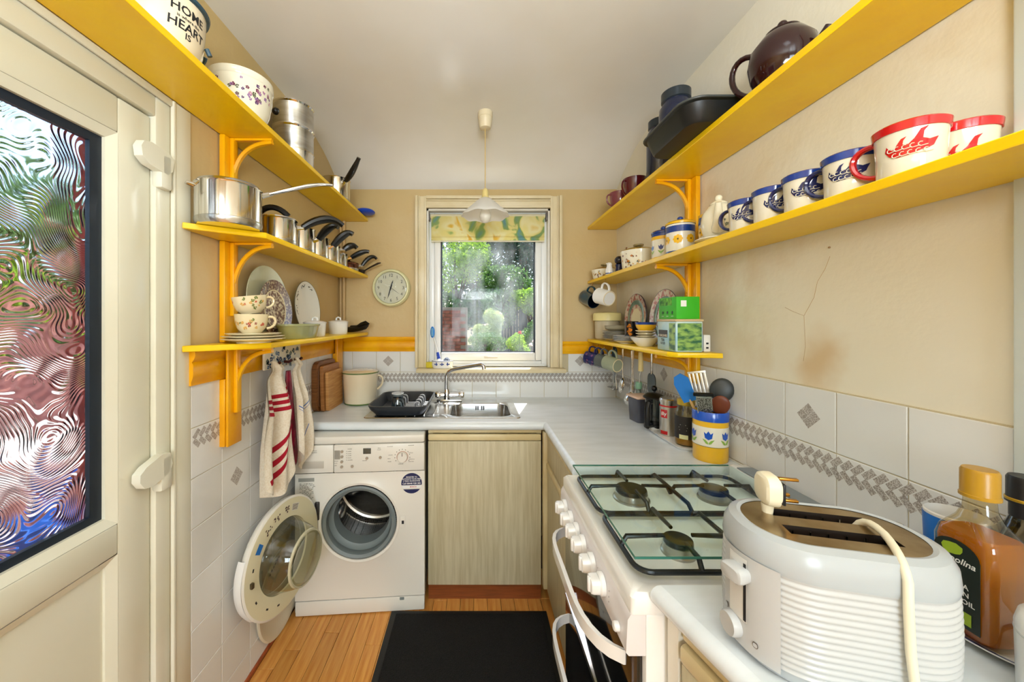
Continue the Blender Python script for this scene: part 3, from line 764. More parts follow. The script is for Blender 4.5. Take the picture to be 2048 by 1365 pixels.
# gasket and drum
q = MB().lathe([(.166, -.004), (.158, -.01), (.146, -.004), (.142, .012), (.146, .03), (.138, .045), (.128, .05), (.126, .07), (.124, .11)], 64, axes((HC[0], 0, HC[1]), (1, 0, 0), (0, 0, 1), (0, 1, 0)))
obj('door_gasket', q, WMG, wm)
def drum_mat():
    m = mat('drum_steel', (190, 188, 182), .22, metal=1)
    N = m.node_tree.nodes; L = m.node_tree.links; b = N['Principled BSDF']
    tc = N.new('ShaderNodeTexCoord'); v = N.new('ShaderNodeTexVoronoi'); v.inputs['Scale'].default_value = 95; v.inputs['Randomness'].default_value = .15
    L.new(tc.outputs['Object'], v.inputs[0])
    r = N.new('ShaderNodeValToRGB'); r.color_ramp.elements[0].position = .28; r.color_ramp.elements[1].position = .36
    r.color_ramp.elements[0].color = (.01, .01, .01, 1); r.color_ramp.elements[1].color = (.55, .53, .5, 1)
    L.new(v.outputs['Distance'], r.inputs[0]); L.new(r.outputs[0], b.inputs['Base Color'])
    return m
dm = drum_mat(); AX = axes((HC[0], 0, HC[1]), (1, 0, 0), (0, 0, 1), (0, 1, 0))
q = MB().lathe([(.126, .1), (.135, .104), (.225, .112), (.228, .13), (.228, .4), (.21, .42)], 48, AX); dd = obj('drum', q, dm, wm)
q = MB().lathe([(.21, .42), (.2, .425), (.15, .41), (.06, .385), (.05, .38), (0, .38)], 48, AX); obj('drum_back', q, STEEL, dd)
for a in (PI * .5, PI * .5 + 2.09, PI * .5 + 4.19):
    q = MB().sphere((0, 0, 0), 1, 14, (.035, .05, .13), AX @ T(.205 * math.cos(a), .205 * math.sin(a), .26) @ RZ(a)); obj('paddle', q, STEEL, dd)
q = MB().box(.088, .108, -.012, .006, .44, .52, .004).box(.075, .098, -.03, -.004, .465, .495, .004); obj('hinge', q, mat('hinge_dark', (62, 58, 56), .35, metal=.6), wm)
q = MB().box(.468, .49, -.0015, .004, .385, .44, .002); lk = obj('latch_plate', q, WM, wm)
obj('latch_slot', MB().box(.474, .484, -.0025, .003, .405, .42), INK, lk)
# open door
hinge = Vector((-.708, 1.638, .42)); dirv = Vector((-.2, -.98, 0)).normalized(); nrm = Vector((.98, -.2, 0)).normalized()
ctr = hinge + dirv * .207
Md = wm.matrix_basis.inverted() @ axes(ctr, tuple(-dirv), (0, 0, 1), tuple(nrm)) if False else None
import mathutils
Mw = T(*wm.location) @ RZ(math.radians(4.25))
Md = Mw.inverted() @ axes(ctr, tuple(-dirv), (0, 0, 1), tuple(nrm))
# local of the door: x toward hinge, y up, z to the aisle
IV = mat('washer_door_inside', (226, 218, 184), .3)
q = MB().lathe([(.13, -.034), (.17, -.034), (.192, -.03), (.204, -.018), (.207, -.004), (.207, 0), (.2, .004)], 64, sy=1.04)
do = obj('porthole_door', q, WM, wm, m=Md)
q = MB().lathe([(.2, .004), (.17, .006), (.15, .005), (.132, .002), (.13, -.006)], 64, sy=1.04); obj('inner_ring', q, IV, do)
q = MB().lathe([(.131, -.03), (.132, .0), (.124, .012), (.113, .05), (.1, .085), (.094, .095), (.082, .098), (.07, .092), (0, .088)], 64, sy=1.04)
obj('door_bowl', q, thin_glass('bowl_glass', (225, 226, 214), 1.6, .01), do)
q = MB().lathe([(.131, -.033), (0, -.033)], 48, sy=1.04); obj('outer_glass', q, thin_glass('outer_bowl_glass', (205, 205, 196), 1.2), do)
q = MB().lathe([(.0985, .0915), (.096, .0985), (.09, .099)], 64, sy=1.04); obj('bowl_rim', q, mat('bowl_rim_glass', (196, 190, 160), .1, spec=.8), do)
q = MB().box(-.2, -.175, -.05, .04, -.03, -.012, .006); 
obj('door_handle', MB().lathe([(.196, -.036), (.209, -.03), (.213, -.015), (.209, -.001)], 24, a0=PI * .86, a1=PI * 1.24), WHITEPL, do)
obj('lock_hook', MB().box(-.178, -.166, -.012, .008, .004, .016, .003), mat('hook', (96, 84, 62), .35, metal=.6), do)
q = MB()
for a in (1.15 * PI, 1.3 * PI, 1.42 * PI, .92 * PI): q.box(-.003, .003, -.006, .006, .0035, .0062, m=T(.168 * math.cos(a), .174 * math.sin(a), 0) @ RZ(a))
stuff(obj('screw_recess', q, INK, do))
q = MB(); fnr = lambda a0: (lambda x, y: ((.168 + y) * math.cos(a0 - x / .168), (.172 + y) * math.sin(a0 - x / .168), .0068)); rng = random.Random(2)
for a0 in (PI * .5, PI * .59, PI * .68):
    for i in range(9): put_poly(q, blob(rng.uniform(-.016, .016), rng.uniform(-.012, .012), .0035, 6, .4, rng), fnr(a0))
stuff(obj('warning_print', q, mat('warn_print', (86, 66, 60), .5), do))
q = MB(); put_poly(q, [(-.016, -.012), (.016, -.012), (.016, .012), (-.016, .012)], fnr(PI * .8)); obj('blue_sticker', q, mat('sticker_blue', (30, 110, 190), .4), do)
q = MB(); put_poly(q, [(-.02, -.014), (.02, -.014), (.02, .014), (-.02, .014)], fnr(PI * .4)); st = obj('text_sticker', q, mat('sticker_pale', (222, 218, 202), .5), do)
q = MB()
for i in range(5): put_poly(q, [(-.017, -.01 + i * .0045), (.015, -.01 + i * .0045), (.015, -.008 + i * .0045), (-.017, -.008 + i * .0045)], lambda x, y: tuple(Vector(fnr(PI * .4)(x, y)) + Vector((0, 0, .0004))))
obj('sticker_print', q, MATS['warn_print'], st)

# lid leaning on the wall beside the machine
t = thing('round_tray', 'round white plastic tray leaning on the tiled wall beside the washing machine', 'tray', m=axes((-.8445, 1.578, .181), (0, -1, 0), (0, 0, 1), (1, 0, 0)))
q = MB().lathe([(0, .0), (.165, 0), (.178, .004), (.18, .01), (.174, .014), (.15, .012), (.142, .006), (.1, .006), (.096, .011), (.088, .011), (.084, .006), (0, .006)], 48); obj('tray_disc', q, mat('ivory_plastic', (224, 214, 190), .35), t)
q = MB(); rng = random.Random(4)
for i in range(6): put_poly(q, blob(.162 * math.cos(.9 + i * .09), .162 * math.sin(.9 + i * .09), .005, 6, .4, rng), lambda x, y: (x, y, .0145))
obj('tray_print', q, MATS['warn_print'], t)
# ---------------------------------------------------------------- cooker
CW = mat('cooker_enamel', (238, 236, 232), .14, coat=.4)
IRON = mat('cast_enamel_black', (24, 28, 30), .3)
BG = mat('black_oven_glass', (6, 6, 8), .04, coat=1)
ck = thing('gas_cooker', 'white freestanding gas cooker with a closed glass lid over the hob', 'cooker', (0, 0, 0))
Y0, Y1 = .668, 1.19
obj('body', MB().box(.312, .862, Y0, Y1, .03, .8, .003), CW, ck)
hob = MB().loft([rr3(.5735, .929, .8, .577, Y1 - Y0, .006), rr3(.5735, .929, .83, .577, Y1 - Y0, .008), rr3(.5735, .929, .838, .565, Y1 - Y0 - .012, .012), rr3(.56, .929, .8385, .52, .47, .03), rr3(.56, .929, .832, .5, .455, .03)], cap0=True, cap1=True)
hob = obj('hob_top', hob, CW, ck)
q = MB(); L_ = [(.285, .8), (.279, .79), (.276, .73), (.281, .724), (.312, .724), (.312, .8)]
q.add([(x, y, z) for y in (Y0 + .001, Y1 - .001) for x, z in L_], [tuple(range(6)), tuple(range(11, 5, -1))] + [(i, (i + 1) % 6, (i + 1) % 6 + 6, i + 6) for i in range(6)])
pan = obj('control_panel', q, mat('panel_white', (232, 226, 226), .2, coat=.3), ck)
for y in (1.118, 1.052, .992, .934, .862, .795):
    k = thing('knob', 'x', 'x'); del k['label']; del k['category']; k.parent = pan; k.matrix_local = axes((.2775, y, .766), (0, -1, 0), (0, 0, 1), (-1, 0, 0))
    obj('knob_skirt', MB().lathe([(0, 0), (.0235, 0), (.0235, .008), (.021, .011), (0, .011)], 24), CW, k)
    g = MB().loft([[(x * s, y_ * s, z) for x, y_ in rrect(.038, .032, .009, 3)] for z, s in ((.01, 1), (.024, .98), (.029, .9))], cap1=True)
    g.box(-.005, .005, -.016, .016, .026, .034, .003); obj('knob_grip', g, CW, k)
q = MB(); rng = random.Random(1)
for y in (1.085, 1.02, .962, .9, .828, .757):
    for dz in (-.01, .0, .012): put_poly(q, blob(0, 0, .0017, 6, 0), flat((.2762 if dz < .01 else .277, y, .766 + dz), (0, -1, 0), (0, 0, 1)))
stuff(obj('panel_dots', q, INK, pan))
q = MB().lathe([(0, 0), (.009, 0), (.009, .008), (.007, .01), (0, .01)], 16, axes((.2765, .706, .748), (0, -1, 0), (0, 0, 1), (-1, 0, 0))); obj('ignition_button', q, CW, pan)
def oven_door(z0, z1, hz, nm):
    d = obj('oven_door', MB().box(.29, .312, Y0 + .012, Y1 - .012, z0, z1, .003), BG, ck)
    pts = bez((.29, 1.13, hz), (.215, 1.12, hz - .004), (.225, 1.05, hz), (.225, .93, hz), 8) + bez((.225, .93, hz), (.225, .83, hz), (.22, .74, hz), (.29, .705, hz), 8)[1:]
    q = MB(); n = len(pts); vs = []
    for (x, y, z) in pts: vs += [(x - .004, y, z - .014), (x + .006, y, z - .014), (x + .006, y, z + .014), (x - .004, y, z + .014)]
    fs = [(0, 1, 2, 3), tuple(4 * (n - 1) + i for i in (3, 2, 1, 0))]
    for i in range(n - 1): fs += [(4 * i + a, 4 * i + (a + 1) % 4, 4 * i + 4 + (a + 1) % 4, 4 * i + 4 + a) for a in range(4)]
    q.add(vs, fs); obj('door_handle', q, CW, d)
    obj('trim_edge', MB().box(.2885, .2905, Y0 + .012, Y1 - .012, z0, z0 + .006), POLISH, d)
oven_door(.455, .72, .688, 0); oven_door(.12, .448, .418, 1)
obj('plinth', MB().box(.33, .345, Y0, Y1, 0, .03), BLKPL, ck)
for bx, by, r in ((.443, .798, .03), (.443, 1.038, .042), (.678, .798, .036), (.678, 1.038, .036)):
    b = obj('burner', MB().lathe([(0, .83), (r * 1.18, .832), (r * 1.16, .836), (r * 1.05, .838), (r * 1.02, .852), (r * .9, .854), (0, .854)], 32, T(bx, by, 0)), mat('burner_ring', (176, 172, 164), .3, metal=.9), hob)
    obj('burner_cap', MB().lathe([(0, .854), (r * .98, .854), (r, .858), (r * .96, .863), (0, .865)], 32, T(bx, by, 0)), IRON, b)
def support(ya, yb, burners):
    q = MB(); r = .0055; z = .848
    x0, x1 = .318, .79
    lp = [(x * 1., y, z) for x, y in ((a + (x0 + x1) / 2, b + (ya + yb) / 2) for a, b in rrect(x1 - x0, yb - ya, .03, 5))]
    q.tube(lp, r, 8, closed=True)
    xm = (x0 + x1) / 2
    q.tube([(xm, ya, z), (xm, ya + .02, z + .014), (xm, yb - .02, z + .014), (xm, yb, z)], r, 8)
    for bx, by in burners:
        for dx, dy in ((1, 0), (-1, 0), (0, 1), (0, -1)):
            if dx: e = x0 if (dx < 0 and bx < xm) else (x1 if (dx > 0 and bx > xm) else xm); L = [(e, by, z), (e + (-dx) * .012, by, z + .02), (bx + dx * .03, by, z + .022)]
            else: e = yb if dy > 0 else ya; L = [(bx, e, z), (bx, e - dy * .012, z + .02), (bx, by + dy * .03, z + .022)]
            q.tube(L, [r, r, r * .8], 8)
    obj('pan_support', q, IRON, hob)
support(.712, .925, [(.443, .798), (.678, .798)]); support(.931, 1.15, [(.443, 1.038), (.678, 1.038)])
ld = obj('glass_lid', MB().box(.309, .80, .706, 1.154, .8785, .8825), thin_glass('lid_glass', (246, 252, 250), .6), ck)
q = MB(); ring_ = ((.3075, .8, .7045, .706), (.3075, .8, 1.154, 1.1555), (.3075, .309, .706, 1.154))
for x0, x1, y0, y1 in ring_: q.box(x0, x1, y0, y1, .8783, .8827)
obj('lid_edge', q, mat('green_glass_edge', (58, 118, 104), .15), ld)
hs = obj('lid_hinge_rail', MB().box(.80, .862, .70, 1.16, .838, .886, .012), CW, ck)
obj('vent_slot', MB().box(.802, .85, .74, 1.12, .886, .888), mat('vent_grey', (128, 136, 140), .4), hs)

# ---------------------------------------------------------------- sink
sk = thing('kitchen_sink', 'stainless steel inset sink with drainer under the window', 'sink', (0, 0, 0))
q = MB()
ocx, ocy, ow, oh = -.165, 1.998, .776, .416
bcx, bcy, bw, bh = .025, 1.968, .31, .285
n = 8
q.loft([rr3(ocx, ocy, .8585, ow, oh, .02, n), rr3(ocx, ocy, .8615, ow - .004, oh - .004, .02, n), rr3(ocx, ocy, .8605, ow - .02, oh - .02, .018, n), rr3(bcx, bcy, .8605, bw + .012, bh + .012, .06, n),
        rr3(bcx, bcy, .855, bw, bh, .058, n), rr3(bcx, bcy, .74, bw - .03, bh - .03, .05, n), rr3(bcx, bcy, .722, bw - .07, bh - .07, .04, n)], cap1=True)
obj('sink_basin', q, STEEL, sk)
q = MB()
for i in range(7): q.tube([(-.5 + i * .048, 1.86, .861), (-.5 + i * .048, 2.14, .861)], .003, 6)
obj('drainer_rib', q, STEEL, sk)
q = MB().lathe([(0, .723), (.035, .723), (.035, .726), (.02, .724), (0, .724)], 24, T(bcx, bcy, 0)); obj('plug_hole', q, CHROME, sk)
q = MB()
for i in (-2, -1, 1, 2): q.box(bcx + i * .011 - .0035, bcx + i * .011 + .0035, 2.1035, 2.1048, .822, .846)
obj('overflow_slot', q, INK, sk)
# mixer tap
tp = thing('mixer_tap', 'chrome kitchen mixer tap with a long swan spout', 'tap', (-.155, 2.165, .861))
q = MB().box(-.075, .075, -.02, .02, 0, .012, .006).lathe([(0, .0), (.02, .012), (.02, .05), (.017, .058), (.013, .07), (0, .07)], 20, T(-.015, 0, 0))
q.tube([(-.07, 0, .038), (.065, 0, .038)], .014, 12); obj('tap_body', q, CHROME, tp)
for x in (-.052, .055):
    q = MB().lathe([(0, 0), (.016, 0), (.019, .006), (.019, .026), (.015, .032), (0, .033)], 16, T(x, 0, .038) @ RY(PI / 2 * (1 if x > 0 else -1))); q.tube([(x * 1.3, 0, .04), (x * 1.3 + .005, -.035, .046)], .006, 8)
    h = obj('tap_handle', q, CHROME, tp)
q = MB(); sp = [(-.018, 0, .06), (-.018, 0, .13)] + bez((-.018, 0, .13), (-.016, -.005, .17), (.0, -.015, .185), (.05, -.04, .198), 6)[1:] + [(.19, -.12, .232), (.2, -.126, .222), (.203, -.128, .205)]
q.tube(sp, .0115, 12); obj('spout', q, CHROME, tp)

# ---------------------------------------------------------------- dish drainer
dd = thing('dish_drainer', 'dark grey plastic dish drainer tray standing on the sink drainer', 'dish rack', (-.388, 1.985, .8625))
n = 5
q = MB().loft([rr3(0, 0, .004, .23, .32, .03, n), rr3(0, 0, .002, .24, .33, .04, n), rr3(0, 0, .03, .285, .375, .045, n), rr3(0, 0, .046, .3, .392, .05, n), rr3(0, 0, .053, .304, .396, .05, n), rr3(0, 0, .053, .286, .378, .045, n), rr3(0, 0, .034, .272, .364, .042, n), rr3(0, 0, .008, .24, .33, .03, n)], cap0=True, cap1=True)
obj('tray', q, DKGREY, dd)
for xx in (-.012, .085):
    for i in range(8):
        y = -.09 + i * .03
        q = MB().tube([(xx - .016, y, .008), (xx - .015, y, .04)] + arc((xx, .04), .015, PI, 0, 6, lambda a, b, y=y: (a, y, b)) + [(xx + .016, y, .008)], .0035, 6)
        obj('plate_loop', q, mat('rack_pale', (196, 198, 204), .35) if i % 2 == 0 else DKGREY, dd)
for i in range(6):
    y = -.09 + i * .035
    obj('rib', MB().box(-.03, .12, y - .004, y + .004, .008, .016, .002), MATS['rack_pale'], dd)
t = thing('drinking_glass', 'clear glass tumbler upside down in the dish drainer', 'glass', (-.405, 1.905, .8735))
P = [(.037, 0), (.036, .012), (.03, .045), (.027, .06), (.0275, .074), (.031, .084), (.029, .088), (0, .088)]
q = MB().lathe(P, 28); q.lathe([(.035, 0), (.034, .012), (.028, .045), (.025, .06), (.0255, .072), (0, .075)], 28)
obj('glass_wall', q, thin_glass('tumbler_glass', (214, 222, 226), 2.2, .02), t)
obj('glass_rim', MB().lathe([(.0372, 0), (.0376, .0015), (.0355, .002), (.0348, 0)], 28), mat('rim_glass', (210, 216, 218), .08, spec=.8), t)
obj('glass_foot', MB().lathe([(.0312, .083), (.031, .088), (.027, .0885), (.027, .084)], 28), MATS['rim_glass'], t)

# ---------------------------------------------------------------- cream enamel pot
EN = mat('cream_enamel', (238, 224, 194), .16, coat=.5, noise=(5, 2), col2=(232, 214, 180))
GRL = mat('green_enamel_rim', (92, 116, 62), .25)
t = thing('enamel_pot', 'cream enamel lidded pot with green rims standing in the far left corner', 'pot', (-.672, 2.135, .859), .25)
P = [(0, .004), (.086, .0), (.09, .006), (.099, .172), (.1, .176), (.097, .176), (.088, .01), (0, .01)]
obj('pot_body', MB().lathe(P, 40), EN, t)
lid = obj('pot_lid', MB().lathe([(.102, .177), (.102, .182), (.085, .19), (.04, .193), (0, .194)], 40), EN, t)
obj('lid_rim', MB().lathe([(.1, .1755), (.1035, .1765), (.1035, .1805), (.1015, .1825)], 40), GRL, lid)
obj('base_rim', MB().lathe([(.086, -.0005), (.0905, .001), (.0915, .006), (.09, .008)], 40), GRL, t)
q = MB().tube(bez((.095, 0, .155), (.14, 0, .16), (.13, 0, .09), (.094, 0, .075), 12), .007, 8, flat=1.6); obj('handle', q, EN, t)

# ---------------------------------------------------------------- chopping boards
def board(y0, y1, h, xb, lean, th, material, label, rnd=.012, groove=False, slot=False):
    t = thing('chopping_board', label, 'chopping board', m=T(xb, (y0 + y1) / 2, .859) @ RY(lean), group='chopping boards leaning on the left wall')
    w = y1 - y0
    q = MB().prism(rrect(w, h, rnd, 5), 0, th, axes((0, 0, h / 2), (0, -1, 0), (0, 0, 1), (-1, 0, 0)))
    obj('board', q, material, t)
    if groove:
        q = MB(); lp = [(.0012, -x, h / 2 + y) for x, y in rrect(w - .05, h - .05, .03, 5)]; q.tube(lp, .004, 6, closed=True); obj('juice_groove', q, mat('dark_groove', (112, 70, 36), .5), t)
    return t
WD1 = mat('dark_oak_board', (150, 98, 52), .45, noise=(4, 5), col2=(112, 68, 32), stretch=(1, 2, 26))
WD2 = mat('brown_board', (188, 132, 78), .45, noise=(4, 5), col2=(160, 104, 54), stretch=(1, 2, 26))
WD3 = mat('light_beech_board', (214, 162, 100), .45, noise=(4, 5), col2=(190, 132, 72), stretch=(1, 2, 26))
board(1.88, 2.145, .262, -.821, 0, .024, WD1, 'large dark oak chopping board, rearmost of the three against the wall', .05, True)
board(1.915, 2.143, .238, -.795, -.025, .017, WD2, 'plain brown chopping board between the dark one and the pale one', .014)
board(1.93, 2.132, .205, -.775, -.02, .016, WD3, 'small pale beech chopping board, frontmost of the three', .01)
# ---------------------------------------------------------------- generic kitchenware
def floral(parent, fn, spots, rng, cols, size=.006, name='floral_print'):
    """printed flowers: petals round each spot in a few colours"""
    qs = {}
    for (x, y, k) in spots:
        c = cols[k % len(cols)]; q = qs.setdefault(c, MB()); s = size * rng.uniform(.7, 1.2)
        n = rng.choice((4, 5))
        for i in range(n):
            a = 2 * PI * i / n + rng.random()
            put_poly(q, blob(x + s * .8 * math.cos(a), y + s * .8 * math.sin(a), s * .62, 6, .3, rng), fn)
    for c, q in qs.items():
        stuff(obj(name, q, mat('print_%d_%d_%d' % c, c, .25), parent))
def spray(rng, n, w, h, k=4): return [(rng.gauss(0, w / 2.6), rng.gauss(0, h / 2.6), rng.randrange(k)) for _ in range(n)]
def pan(label, loc, r, h, ha, hl=.13, rise=.05, metal=None, lid=False, hr=.011, curve=.02, name='saucepan', hz=.8, group='saucepans on the left shelves', base=True, hmat=None, hflat=1.3):
    metal = metal or POLISH; hmat = hmat or BLKPL
    t = thing(name, label, 'saucepan', loc, 0, group)
    obj('pan_body', MB().lathe([(0, 0), (r * .93, 0), (r * .97, .004), (r, .014), (r, h - .004), (r + .003, h), (r + .001, h + .002), (r - .002, h - .001), (r - .002, .016), (r - .008, .004), (0, .004)], 40), metal, t)
    if base: obj('base_band', MB().lathe([(r * .96, .001), (r + .0012, .012), (r + .0012, .02), (r, .0215)], 40), STEEL, t)
    c, s = math.cos(ha), math.sin(ha); z = h * hz
    P = lambda d, zz: (c * d, s * d, zz)
    obj('handle_socket', MB().tube([P(r - .002, z), P(r + .03, z + rise * .18)], [.009, .007], 8), POLISH, t)
    pts = bez(P(r + .02, z + rise * .12), P(r + .02 + hl * .35, z + rise * .5 + curve), P(r + .02 + hl * .75, z + rise + curve), P(r + .02 + hl, z + rise), 10)
    rr = [hr * (.75 + .45 * math.sin(PI * min(1, i / 10 + .12))) for i in range(11)]
    obj('handle', MB().tube(pts, rr, 10, flat=hflat), hmat, t)
    if lid:
        l = obj('lid', MB().lathe([(r + .003, h + .001), (r + .002, h + .005), (r * .7, h + .014), (r * .3, h + .019), (0, h + .02)], 36), metal, t)
        obj('lid_knob', MB().lathe([(0, h + .02), (.007, h + .02), (.008, h + .028), (.018, h + .032), (.018, h + .038), (.01, h + .042), (0, h + .042)], 20), BLKPL, l)
    return t
def plate(label, m, r, material, depth=.014, name='plate', cat='plate', group=None, rimmat=None, scallop=0., sx=1., sy=1., foot=.55):
    t = thing(name, label, cat, m=m, group=group)
    P = [(0, .002), (r * foot, 0), (r * foot, .003), (r * .66, .004), (r * .9, depth * .8), (r, depth), (r * .995, depth + .002), (r * .9, depth * .8 + .003), (r * .64, .007), (0, .006)]
    q = MB().lathe(P, 48, sx=sx, sy=sy)
    if scallop:
        q.v = [((x * (1 + scallop * math.cos(24 * math.atan2(y, x)) * (math.hypot(x, y) / r) ** 6)), (y * (1 + scallop * math.cos(24 * math.atan2(y, x)) * (math.hypot(x, y) / r) ** 6)), z) for x, y, z in q.v]
    obj('plate_body', q, material, t)
    if rimmat: obj('rim_line', MB().lathe([(r * .985, depth * .985), (r * 1.003, depth + .0005), (r * .998, depth + .0025), (r * .98, depth + .0015)], 48, sx=sx, sy=sy), rimmat, t)
    return t
ZT, ZM, ZL = 1.9752, 1.6222, 1.2662
# ---------------------------------------------------------------- left, top shelf
t = thing('enamel_bucket', 'cream enamel tub with blue rim and black lettering on the top left shelf', 'tub', (-.76, .887, ZT))
Pb = [(0, .0), (.05, 0), (.068, .008), (.078, .03), (.083, .07), (.086, .125)]
obj('tub_body', MB().lathe(Pb + [(.084, .126), (.08, .07), (.07, .02), (0, .008)], 48), EN, t)
obj('tub_rim', MB().lathe([(.085, .122), (.092, .124), (.094, .13), (.091, .134), (.085, .132)], 48), mat('slate_blue_rim', (52, 78, 92), .2), t)
q = MB()
for s, sz, z in (('HOME', .028, .083), ('is where the', .0105, .071), ('HEART', .028, .047), ('IS', .02, .03)): put_text(q, s, sz, wrap(Pb, math.radians(-14), z), bold=True)
obj('lettering', q, INK, t)
q = MB().tube([(.088 * math.cos(a), .088 * math.sin(a) , z) for a, z in ((.95, .055), (1.0, .05), (1.1, .045), (1.2, .05), (1.25, .055))], .005, 8); q.tube([(.07, .05, .06), (.075, .055, .045)], .006, 8)
obj('side_handle', q, MATS['slate_blue_rim'], t)
t = thing('casserole_dish', 'deep cream casserole bowl with purple flower print on the top left shelf', 'casserole', (-.76, 1.186, ZT))
Pc = [(0, .0), (.055, 0), (.066, .006), (.08, .04), (.088, .09), (.089, .136)]
obj('bowl', MB().lathe(Pc + [(.086, .138), (.084, .09), (.07, .03), (0, .01)], 48), CERAM, t)
obj('rim_band', MB().lathe([(.0885, .116), (.0912, .12), (.0912, .138), (.087, .14), (.085, .136)], 48), CERAM, t)
rng = random.Random(11)
floral(t, wrap(Pc, math.radians(-32), .068), spray(rng, 46, .15, .05, 5), rng, [(116, 50, 80), (150, 110, 160), (96, 60, 110), (92, 96, 70), (196, 140, 160)], .0042)
t = thing('steamer_pan', 'tall stainless steamer of three stacked tiers on the top left shelf', 'pan', (-.76, 1.526, ZT))
obj('base_pan', MB().lathe([(0, 0), (.07, 0), (.076, .006), (.077, .012), (.077, .055), (.079, .06), (.074, .06)], 40), POLISH, t)
for z0, z1 in ((.061, .155), (.156, .25)):
    ti = obj('tier', MB().lathe([(.0745, z0), (.0768, z0 + .012), (.0768, z1 - .006), (.08, z1), (.078, z1 + .001), (.0745, z1 - .006), (.0735, z0 + .004), (0, z0 + .003)], 40), STEEL, t)
    obj('tier_rim', MB().lathe([(.0768, z1 - .009), (.081, z1 - .004), (.081, z1), (.077, z1 + .001)], 40), CHROME, ti)
q = MB().sphere((.074 * math.cos(-2.1), .08 * math.sin(-2.1), .2), .014, 12); obj('side_knob', q, BLKPL, t)
pan('small steel saucepan with an upright black handle on the top left shelf', (-.76, 1.985, ZT), .074, .125, math.radians(-38), .12, .1, hz=.72, curve=-.03)
t = thing('blue_scoop', 'blue plastic scoop hanging over the far end of the top left shelf', 'scoop', (-.668, 2.2, ZT))
obj('scoop_bowl', MB().sphere((.005, .0, .018), 1, 20, (.056, .06, .0178)), mat('blue_plastic', (22, 66, 178), .3), t)
obj('scoop_handle', MB().tube([(-.03, .01, .02), (-.085, .03, .016)], [.016, .011], 10), MATS['blue_plastic'], t)

# ---------------------------------------------------------------- left, middle shelf
t = pan('wide steel stockpot with a long bare steel handle on the saucepan shelf', (-.757, 1.122, ZM), .087, .122, math.radians(38), .2, .085, hmat=CHROME, hr=.006, hz=.96, curve=.0, name='stockpot', hflat=1.8)
obj('inner_strainer', MB().lathe([(.0865, .118), (.086, .126), (.082, .132), (.079, .128), (.076, .06), (0, .05)], 40), STEEL, t)
obj('lug', MB().tube([(-.05, -.07, .11), (-.062, -.086, .112), (-.072, -.078, .112), (-.064, -.058, .11)], .004, 8), POLISH, t)
t = pan('steel saucepan with a drooping black handle beside the stockpot', (-.757, 1.395, ZM), .068, .098, math.radians(28), .15, .03, lid=False, curve=.035, hr=.014)
obj('lid', MB().lathe([(.07, .1), (.069, .104), (.05, .11), (0, .114)], 36), POLISH, t)
obj('lid_handle', MB().tube(bez((-.045, -.045, .112), (-.01, -.05, .15), (.03, -.04, .14), (.055, -.025, .108), 10), .011, 8), BLKPL, t)
pan('steel saucepan third along the middle left shelf, its black handle sloping up', (-.757, 1.58, ZM), .058, .11, math.radians(0), .085, .06, hz=.55, hr=.014)
pan('steel saucepan fourth along the middle left shelf, its thick black handle raised', (-.757, 1.735, ZM), .056, .105, math.radians(12), .09, .07, hz=.62, hr=.016)
pan('steel saucepan fifth along the middle left shelf, with a low black handle', (-.757, 1.882, ZM), .055, .098, math.radians(25), .065, .015, hz=.88, curve=.02, hr=.015)
pan('small steel milk pan near the far end of the middle left shelf, handle sloping up', (-.757, 2.01, ZM), .05, .08, math.radians(10), .095, .04, hz=.75, hr=.013, curve=.008)
COP = mat('dark_copper', (118, 74, 58), .2, metal=.9)
pan('little dark copper pot with black knob at the far end of the middle left shelf', (-.742, 2.14, ZM), .054, .046, math.radians(22), .085, .05, metal=COP, lid=True, hr=.011, hz=.8, curve=.03)
t = thing('small_frying_pan', 'small dark frying pan under the copper pot handle at the shelf end', 'frying pan', (-.705, 2.226, ZM), 0)
obj('pan_dish', MB().lathe([(0, 0), (.026, 0), (.036, .022), (.037, .024), (.034, .022), (.025, .004), (0, .004)], 28), mat('dark_pan', (60, 50, 46), .3, metal=.6), t)
obj('handle', MB().tube([(.03, -.005, .02), (.07, -.015, .04), (.12, -.03, .06), (.135, -.03, .064)], [.004, .005, .006, .003], 8, flat=1.5), MATS['dark_pan'], t)

# ---------------------------------------------------------------- left, lower shelf
CRM = mat('cream_earthenware', (236, 222, 184), .2, coat=.4, noise=(4, 2), col2=(228, 210, 166))
for i, (r, lab) in enumerate(((.0915, 'scalloped cream plate at the bottom of the small stack'), (.09, 'scalloped cream plate in the middle of the small stack'), (.08, 'scalloped cream plate on top of the small stack, under the cups'))):
    plate(lab, T(-.733, 1.208, ZL + i * .0085) @ RZ(i * .1), r, CRM, .013, scallop=.018, group='scalloped cream plates under the cups')
def teacup(label, m, r, h, material, print_cols=None, seed=1, ha=0., group=None, rim=None):
    t = thing('teacup', label, 'cup', m=m, group=group)
    P = [(0, .0), (r * .55, 0), (r * .6, .004), (r * .82, h * .25), (r * .95, h * .6), (r, h)]
    obj('cup_body', MB().lathe(P + [(r * .97, h), (r * .9, h * .55), (r * .74, h * .2), (0, .006)], 36), material, t)
    c, s = math.cos(ha), math.sin(ha)
    obj('handle', MB().tube([(c * d, s * d, z) for d, z in bez((r * .95, h * .85), (r * 1.5, h * 1.02), (r * 1.6, h * .3), (r * .88, h * .25), 10)], .004, 8), material, t)
    if rim: obj('rim_line', MB().lathe([(r * .99, h - .001), (r * 1.012, h), (r * .99, h + .0015)], 36), rim, t)
    if print_cols:
        rng = random.Random(seed); floral(t, wrap(P, math.radians(-58), h * .55), [(x, y * .4, k) for x, y, k in spray(rng, 16, .09, .05, 4)], rng, print_cols, .0036)
    return t
FC = [(196, 96, 70), (140, 60, 60), (120, 130, 70), (220, 170, 90)]
